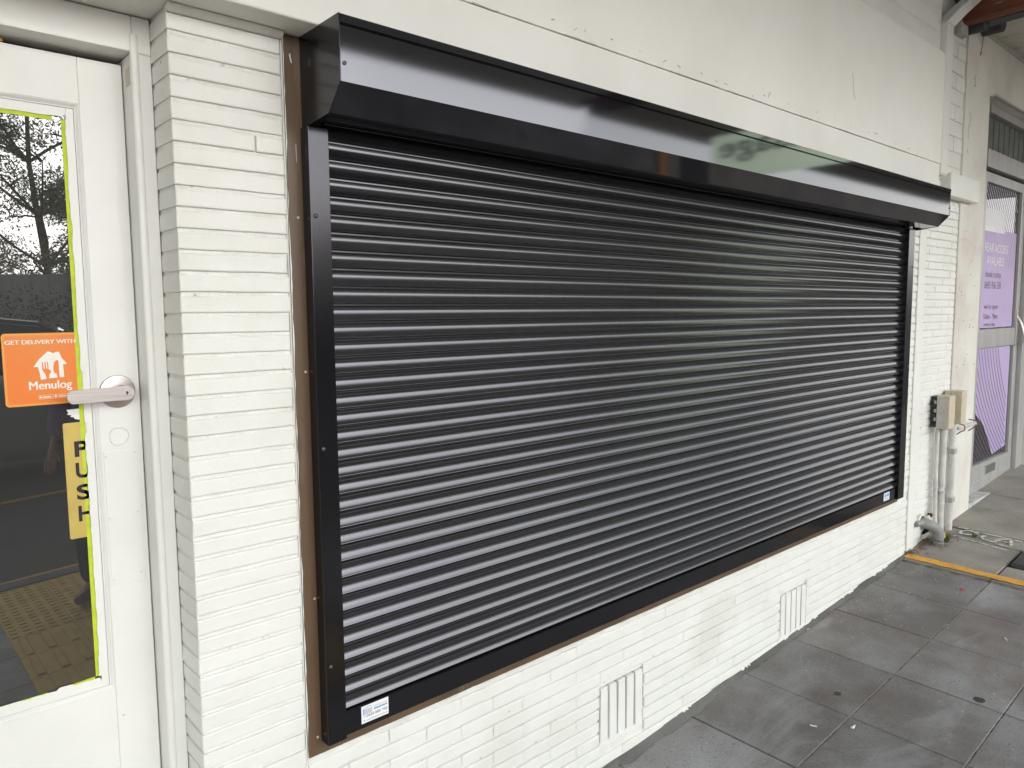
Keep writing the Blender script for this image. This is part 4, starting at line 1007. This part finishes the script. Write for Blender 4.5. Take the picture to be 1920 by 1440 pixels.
gput('torn white paper flake on the front paver', 'paper_scrap', 'litter', 2.656, -.493, scrap(.014), 'butt')
gput('white paper flake at the foot of the wall by the right vent', 'paper_scrap', 'litter', 3.235, -.03, scrap(.010), 'butt')
def disc(r):
    return lambda bm, x, y, z: poly(bm, [(x + r * cos(2 * pi * i / 16) * random.uniform(.85, 1.1), y + r * sin(2 * pi * i / 16) * random.uniform(.85, 1.1), gz(x + r * cos(2 * pi * i / 16), y + r * sin(2 * pi * i / 16)) + .0022) for i in range(16)])
gput('dark flattened gum spot on the middle of a front paver', 'gum_spot', 'chewing gum', 2.83, -.356, disc(.013), 'gum', 'gum spots on the pavers')
gput('large dark gum spot next to the pale gum spot near the right edge', 'gum_spot', 'chewing gum', 3.154, -.754, disc(.021), 'gum', 'gum spots on the pavers')
gput('pale tan gum spot on the paver near the right edge', 'gum_spot', 'chewing gum', 3.205, -.817, disc(.013), 'gum_pale', 'gum spots on the pavers')
bm = new_bm()
for _ in range(300):
    if random.random() < .8: x, y = random.gauss(3.85, .35), -abs(random.gauss(.05, .2)) - .02
    else: x, y = random.uniform(1.8, 4.35), -random.uniform(.03, 1.0)
    if not 1.4 < x < 4.37: continue
    s = random.choice((.0012, .0014, .0016, .002, .0034)); a = random.uniform(0, 6.3); z = gz(x, y) + .003
    poly(bm, [(x + s * cos(a + q) * random.uniform(.6, 1.4), y + s * sin(a + q) * random.uniform(.6, 1.4), z + random.uniform(0, .001)) for q in (0, 1.6, 3.1, 4.7)])
o = stuff(obj('paint_flecks', bm, M['butt'])); tag(o, 'tiny white paint flecks scattered over the grey pavers', 'flecks')

# ------------------------------------------------------------------ across the road (seen in the door glass)
fence = thing('fence', 'grey board fence across the road, seen in the door glass', 'fence')
for i in range(90):
    x = -12 + i * .30; g = gz(x, -14.5)
    bm = new_bm(); box(bm, x, x + .297, -14.52, -14.48, g - .05, 2.36 + gz(x, 0) * .5, .004, 1); obj('board', bm, M['fence'], fence)
for i in range(10):
    x = -11.5 + i * 3.0; bm = new_bm(); box(bm, x, x + .25, -14.47, -14.25, gz(x, -14), 2.75 + gz(x, 0) * .5, .01, 1); obj('post', bm, M['fence'], fence)
def leaves(bm, c, R3, n, s, rnd):
    for _ in range(n):
        while True:
            p = Vector((rnd.uniform(-1, 1), rnd.uniform(-1, 1), rnd.uniform(-1, 1)))
            if p.length < 1: break
        p = Vector((p.x * R3[0], p.y * R3[1], p.z * R3[2])) + c
        d = Vector((rnd.uniform(-1, 1), rnd.uniform(-1, 1), rnd.uniform(-1.2, .2))).normalized(); u = d.cross(Vector((rnd.uniform(-1, 1), rnd.uniform(-1, 1), rnd.uniform(-1, 1)))).normalized()
        L = s * rnd.uniform(.6, 1.3); w = L * .28
        vs = [bm.verts.new(p - d * L), bm.verts.new(p + u * w), bm.verts.new(p + d * L), bm.verts.new(p - u * w)]; bm.faces.new(vs)
hedges = [('clipped dark hedge in front of the grey fence, left of the gap', -9, 3.9), ('clipped dark hedge in front of the grey fence, right of the gap', 5.2, 14)]
rnd = random.Random(5)
for lab, xa, xb in hedges:
    h = thing('hedge', lab, 'hedge'); bm = new_bm(); x = xa
    while x < xb:
        g = gz(x, -13); leaves(bm, Vector((x, -13, g + 1.35 - gz(x, 0) * .35)), (.45, .5, .95 + rnd.uniform(0, .10)), 900 if xa < 0 else 300, .034, rnd); x += .42
    obj('foliage', bm, M['hedge'], h)
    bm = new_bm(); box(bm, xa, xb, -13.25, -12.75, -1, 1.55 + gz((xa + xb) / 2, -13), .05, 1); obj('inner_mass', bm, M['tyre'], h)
def tree(lab, x, y, H, seed, dens=1.0, nb=22):
    r = random.Random(seed); t = thing('gum_tree', lab, 'tree'); g = gz(x, y)
    bt = new_bm(); bl = new_bm(); p = [Vector((x, y, g))]
    lean = Vector((r.uniform(-.15, .15), r.uniform(-.1, .1), 0))
    for i in range(7): p.append(p[-1] + Vector((lean.x + r.uniform(-.12, .12), lean.y + r.uniform(-.1, .1), H / 8)))
    tube(bt, p, [H * .0105 * (1 - i / 8.5) for i in range(8)], 9)
    for b in range(nb):
        i = r.randint(1, 7); s = p[i]; a = r.uniform(0, 2 * pi); L = H * r.uniform(.18, .34) * (1.15 - i / 12)
        q = [s]; d = Vector((cos(a), sin(a), r.uniform(.25, .9))).normalized()
        for k_ in range(4): q.append(q[-1] + d * L / 4 + Vector((r.uniform(-.1, .1), r.uniform(-.1, .1), r.uniform(0, .12))) * L * .3)
        tube(bt, q, [H * .0042 * (1 - k_ / 5.5) for k_ in range(5)], 6)
        for k_ in (2, 3, 4):
            for _ in range(2):
                e = q[k_] + Vector((r.uniform(-1, 1), r.uniform(-1, 1), r.uniform(-.3, .7))) * L * .22
                if (e - q[k_]).length > .1: tube(bt, [q[k_], (q[k_] + e) / 2 + Vector((0, 0, .05)), e], [H * .0026, H * .002, H * .001], 4)
                leaves(bl, e, (H * .06 * r.uniform(.7, 1.3), H * .06 * r.uniform(.7, 1.3), H * .033), int(150 * dens), H * .0060, r)
    obj('trunk', bt, M['bark'], t, True); obj('crown', bl, M['leaf'], t)
tree('tall gum tree with a forked trunk behind the grey fence, reflected in the door glass', 5.6, -28.0, 14, 3, 1.25, 38)
tree('slim gum tree left of the tall one behind the grey fence', 1.4, -33, 12, 11, .9, 24)
tree('low bushy gum tree farther behind the fence', 9.5, -36, 8.5, 41, 1.4)
# houses across the road far right, low
bm = new_bm()
for (xa, xb, h) in ((12, 24, 3.4), (27, 42, 4.0)):
    pass
def shopfront(lab, x0, x1, y, h, m, seed):
    r = random.Random(seed); t = thing('shop_building', lab, 'building'); g = gz(x0, y) - .4
    bm = new_bm(); box(bm, x0, x1, y - 9, y, g - 1, g + h, .03, 1); obj('wall', bm, m, t)
    bm = new_bm(); box(bm, x0 - .1, x1 + .1, y - .3, y + .12, g + h, g + h + .25, .03, 1); obj('parapet', bm, M['fence'], t)
    n = int((x1 - x0) / 3.2)
    for i in range(n):
        xa = x0 + .5 + i * (x1 - x0 - 1) / n; w = (x1 - x0 - 1) / n - .5
        bm = new_bm(); box(bm, xa, xa + w, y - .05, y + .05, g + .7, g + 2.7, .02, 1); f = obj('window', bm, M['alu'], t)
        bm = new_bm(); box(bm, xa + .06, xa + w - .06, y + .051, y + .056, g + .76, g + 2.64); obj('pane', bm, M['carglass'], f)
shopfront('low brick shop across the road, to the right', 12, 21, -17, 4.6, M['beige'], 1)
shopfront('taller grey shop across the road, farther right', 21.5, 36, -17, 6.4, M['fence'], 2)
# parked car
car = thing('parked_car', 'silver grey hatchback parked across the road, reflected in the door glass', 'car')
cx, cyy, cz = 1.35, -8.65, gz(1.35, -8.65) - .13
def cslice(x, hw, z0, z1, z2, tw):
    """half-width hw at sill/belt, tw at top"""
    return [(x, -hw * .92, z0), (x, -hw, z0 + .12), (x, -hw, z1), (x, -tw, z2), (x, tw, z2), (x, hw, z1), (x, hw, z0 + .12), (x, hw * .92, z0)]
st_ = [(-2.05, .70, .38, .62, .82, .60), (-1.95, .80, .26, .72, .95, .68), (-1.3, .85, .22, .80, .98, .74), (0.2, .86, .22, .80, .97, .76), (1.0, .85, .22, .78, .98, .74), (1.75, .80, .24, .70, .86, .66), (2.05, .68, .34, .58, .70, .55)]
bm = new_bm(); rs = [[bm.verts.new((cx + s[0], cyy + q[1], cz + q[2])) for q in cslice(*s)] for s in st_]
for a, b in zip(rs, rs[1:]):
    for i in range(8): bm.faces.new((a[i], a[(i + 1) % 8], b[(i + 1) % 8], b[i]))
bm.faces.new(rs[0]); bm.faces.new(rs[-1][::-1]); obj('body', bm, M['car'], car, True, 30)
cab = [(-1.98, .66, .94, .60), (-1.45, .72, 1.40, .58), (-.3, .74, 1.48, .60), (.35, .74, 1.42, .58), (1.15, .70, .965, .62)]
bm = new_bm(); rs = []
for s in cab: rs.append([bm.verts.new((cx + s[0], cyy + yy, cz + zz)) for yy, zz in ((-s[1], .93), (-s[3] if s[2] > 1 else -s[1] + .01, s[2]), (s[3] if s[2] > 1 else s[1] - .01, s[2]), (s[1], .93))])
for a, b in zip(rs, rs[1:]):
    for i in range(3): bm.faces.new((a[i], a[i + 1], b[i + 1], b[i]))
obj('windows', bm, M['carglass'], car)
bm = new_bm(); rs = []
for s in cab[1:4]: rs.append([bm.verts.new((cx + s[0], cyy + yy, cz + zz)) for yy, zz in ((-s[3] - .02, s[2] - .04), (-s[3] + .06, s[2] + .012), (s[3] - .06, s[2] + .012), (s[3] + .02, s[2] - .04))])
for a, b in zip(rs, rs[1:]):
    for i in range(3): bm.faces.new((a[i], a[i + 1], b[i + 1], b[i]))
obj('roof', bm, M['car'], car, True, 50)
for dx in (-1.32, 1.28):
    for sy in (-1, 1):
        bm = new_bm(); lathe(bm, [(.20, -.10), (.30, -.095), (.315, -.06), (.315, .06), (.30, .095), (.20, .10)], (cx + dx, cyy + sy * .76, cz + .315), 'y', 24); w = obj('wheel', bm, M['tyre'], car, True, 40)
        bm = new_bm(); lathe(bm, [(.20, 0), (.19, .03 * sy), (.05, .02 * sy)], (cx + dx, cyy + sy * .85, cz + .315), 'y', 20); obj('rim', bm, M['rim'], w, True, 30)
for sy in (-1, 1):
    bm = new_bm(); box(bm, cx + 1.78, cx + 2.0, cyy + sy * .58 - .12, cyy + sy * .58 + .12, cz + .60, cz + .74, .03, 2); obj('headlight', bm, M['lamp'], car, True)
    bm = new_bm(); box(bm, cx - 2.03, cx - 1.9, cyy + sy * .6 - .12, cyy + sy * .6 + .12, cz + .64, cz + .86, .02, 2); obj('tail_light', bm, M['redlamp'], car, True)
    bm = new_bm(); box(bm, cx + .72, cx + .88, cyy + sy * .92 - .07, cyy + sy * .92 + .07, cz + .92, cz + 1.03, .03, 2); obj('mirror', bm, M['car'], car, True)
    bm = new_bm()
    for dx in (-.62, .42): box(bm, cx + dx, cx + dx + .10, cyy + sy * .862 - .008, cyy + sy * .862 + .008, cz + .72, cz + .745)
    obj('door_handle', bm, M['tyre'], car)
for ch in list(car.children) + [g for c_ in car.children for g in c_.children]:
    for v in ch.data.vertices: v.co.z = cz + (v.co.z - cz) * 1.28

# ------------------------------------------------------------------ person on the tactile pavers (only a sliver shows in the door glass)
def skin_obj(name, verts, edges, radii, m, parent, sub=2, root=0):
    me = bpy.data.meshes.new(name); me.from_pydata(verts, edges, []); o = bpy.data.objects.new(name, me); COL.objects.link(o)
    md = o.modifiers.new('skin', 'SKIN'); md.use_smooth_shade = True
    for i, r_ in enumerate(radii): me.skin_vertices[0].data[i].radius = r_ if isinstance(r_, tuple) else (r_, r_); me.skin_vertices[0].data[i].use_root = (i == root)
    s = o.modifiers.new('sub', 'SUBSURF'); s.levels = sub; s.render_levels = sub
    dg = bpy.context.evaluated_depsgraph_get(); me2 = bpy.data.meshes.new_from_object(o.evaluated_get(dg))
    bpy.data.objects.remove(o); me2.materials.clear(); me2.materials.append(m); me2.name = name
    for p in me2.polygons: p.use_smooth = True
    o = bpy.data.objects.new(name, me2); COL.objects.link(o)
    if parent is not None: o.parent = parent
    return o
per = thing('person', 'person in a purple jumper, dark trousers and brown shoes standing on the yellow tactile pavers', 'person')
bx, by, bz_ = 1.10, -2.86, gz(1.10, -2.86)
per.location = (bx, by, bz_); per.rotation_euler = (0, 0, radians(40))
# faces +y (towards the shop)
V = [(0, 0, .95), (0, .0, 1.12), (0, -.01, 1.32), (0, -.015, 1.45), (0, 0, 1.53), (0, .01, 1.60), (0, .015, 1.70),
     (-.10, 0, .90), (-.11, .02, .50), (-.11, -.01, .09), (-.11, .10, .05), (.10, 0, .90), (.11, .02, .50), (.11, -.01, .09), (.11, .10, .05),
     (-.18, -.015, 1.43), (-.235, -.02, 1.17), (-.225, .10, .94), (.18, -.015, 1.43), (.235, -.02, 1.17), (.225, .10, .94)]
E = [(0, 1), (1, 2), (2, 3), (3, 4), (4, 5), (5, 6), (0, 7), (7, 8), (8, 9), (9, 10), (0, 11), (11, 12), (12, 13), (13, 14), (3, 15), (15, 16), (16, 17), (3, 18), (18, 19), (19, 20)]
Rr = [(.15, .11), (.145, .105), (.16, .11), (.11, .08), .055, .075, .085, .09, .06, .042, .035, .09, .06, .042, .035, .055, .042, .028, .055, .042, .028]
# five fingers on each hand
for w, s in ((17, -1), (20, 1)):
    wx, wy, wz = V[w]; pi_ = len(V); V.append((wx, wy + .035, wz - .055)); E.append((w, pi_)); Rr.append((.034, .018))
    for f, (fx, L) in enumerate(((-.028, .065), (-.010, .078), (.010, .074), (.026, .058))):
        i0 = len(V); V += [(wx + fx * .8, wy + .048, wz - .085), (wx + fx, wy + .062, wz - .085 - L * .5), (wx + fx, wy + .058, wz - .085 - L)]; E += [(pi_, i0), (i0, i0 + 1), (i0 + 1, i0 + 2)]; Rr += [.010, .009, .0075]
    i0 = len(V); V += [(wx - s * .036, wy + .035, wz - .055), (wx - s * .048, wy + .05, wz - .092)]; E += [(pi_, i0), (i0, i0 + 1)]; Rr += [.011, .009]
body = skin_obj('body', V, E, Rr, M['skin'], per)
skin_obj('jumper', [(0, 0, .90), (0, 0, 1.12), (0, -.01, 1.32), (0, -.015, 1.46), (-.18, -.015, 1.43), (-.238, -.02, 1.17), (-.228, .09, .97), (.18, -.015, 1.43), (.238, -.02, 1.17), (.228, .09, .97)],
         [(0, 1), (1, 2), (2, 3), (3, 4), (4, 5), (5, 6), (3, 7), (7, 8), (8, 9)], [(.185, .14), (.175, .135), (.185, .135), (.125, .10), .082, .066, .052, .082, .066, .052], M['jumper'], per)
skin_obj('trousers', [(0, 0, .96), (-.10, 0, .88), (-.11, .02, .50), (-.11, -.01, .08), (.10, 0, .88), (.11, .02, .50), (.11, -.01, .08)], [(0, 1), (1, 2), (2, 3), (0, 4), (4, 5), (5, 6)], [(.16, .125), .115, .088, .075, .115, .088, .075], M['trouser'], per)
for s in (-1, 1):
    skin_obj('shoe', [(s * .11, -.07, .045), (s * .11, 0, .055), (s * .112, .08, .045), (s * .118, .17, .035)], [(0, 1), (1, 2), (2, 3)], [(.038, .042), (.042, .052), (.045, .042), (.038, .030)], M['shoe'], per)
bm = new_bm(); bmesh.ops.create_uvsphere(bm, u_segments=20, v_segments=12, radius=.105, matrix=Matrix.Translation((0, -.012, 1.695)) @ Matrix.Diagonal((.88, 1.02, 1.0, 1)))
for v in list(bm.verts):
    if v.co.y > .03 and v.co.z < 1.72: v.co.y = .03
obj('hair', bm, M['hair'], per, True)
bm = new_bm()
for s in (-1, 1): bmesh.ops.create_uvsphere(bm, u_segments=8, v_segments=6, radius=.011, matrix=Matrix.Translation((s * .033, .088, 1.665)))
obj('eye', bm, M['ink'], per, True)
bm = new_bm(); prism(bm, [(-.012, 1.62), (.012, 1.62), (.006, 1.665), (-.006, 1.665)], .085, .112, axis=1); obj('nose', bm, M['skin'], per)
bm = new_bm(); box(bm, -.022, .022, .078, .088, 1.588, 1.597, .003, 1); obj('mouth', bm, M['redlamp'], per)
bm = new_bm()
for s in (-1, 1): bmesh.ops.create_uvsphere(bm, u_segments=8, v_segments=6, radius=.024, matrix=Matrix.Translation((s * .088, .0, 1.65)) @ Matrix.Diagonal((.4, .7, 1.2, 1)))
obj('ear', bm, M['skin'], per, True)
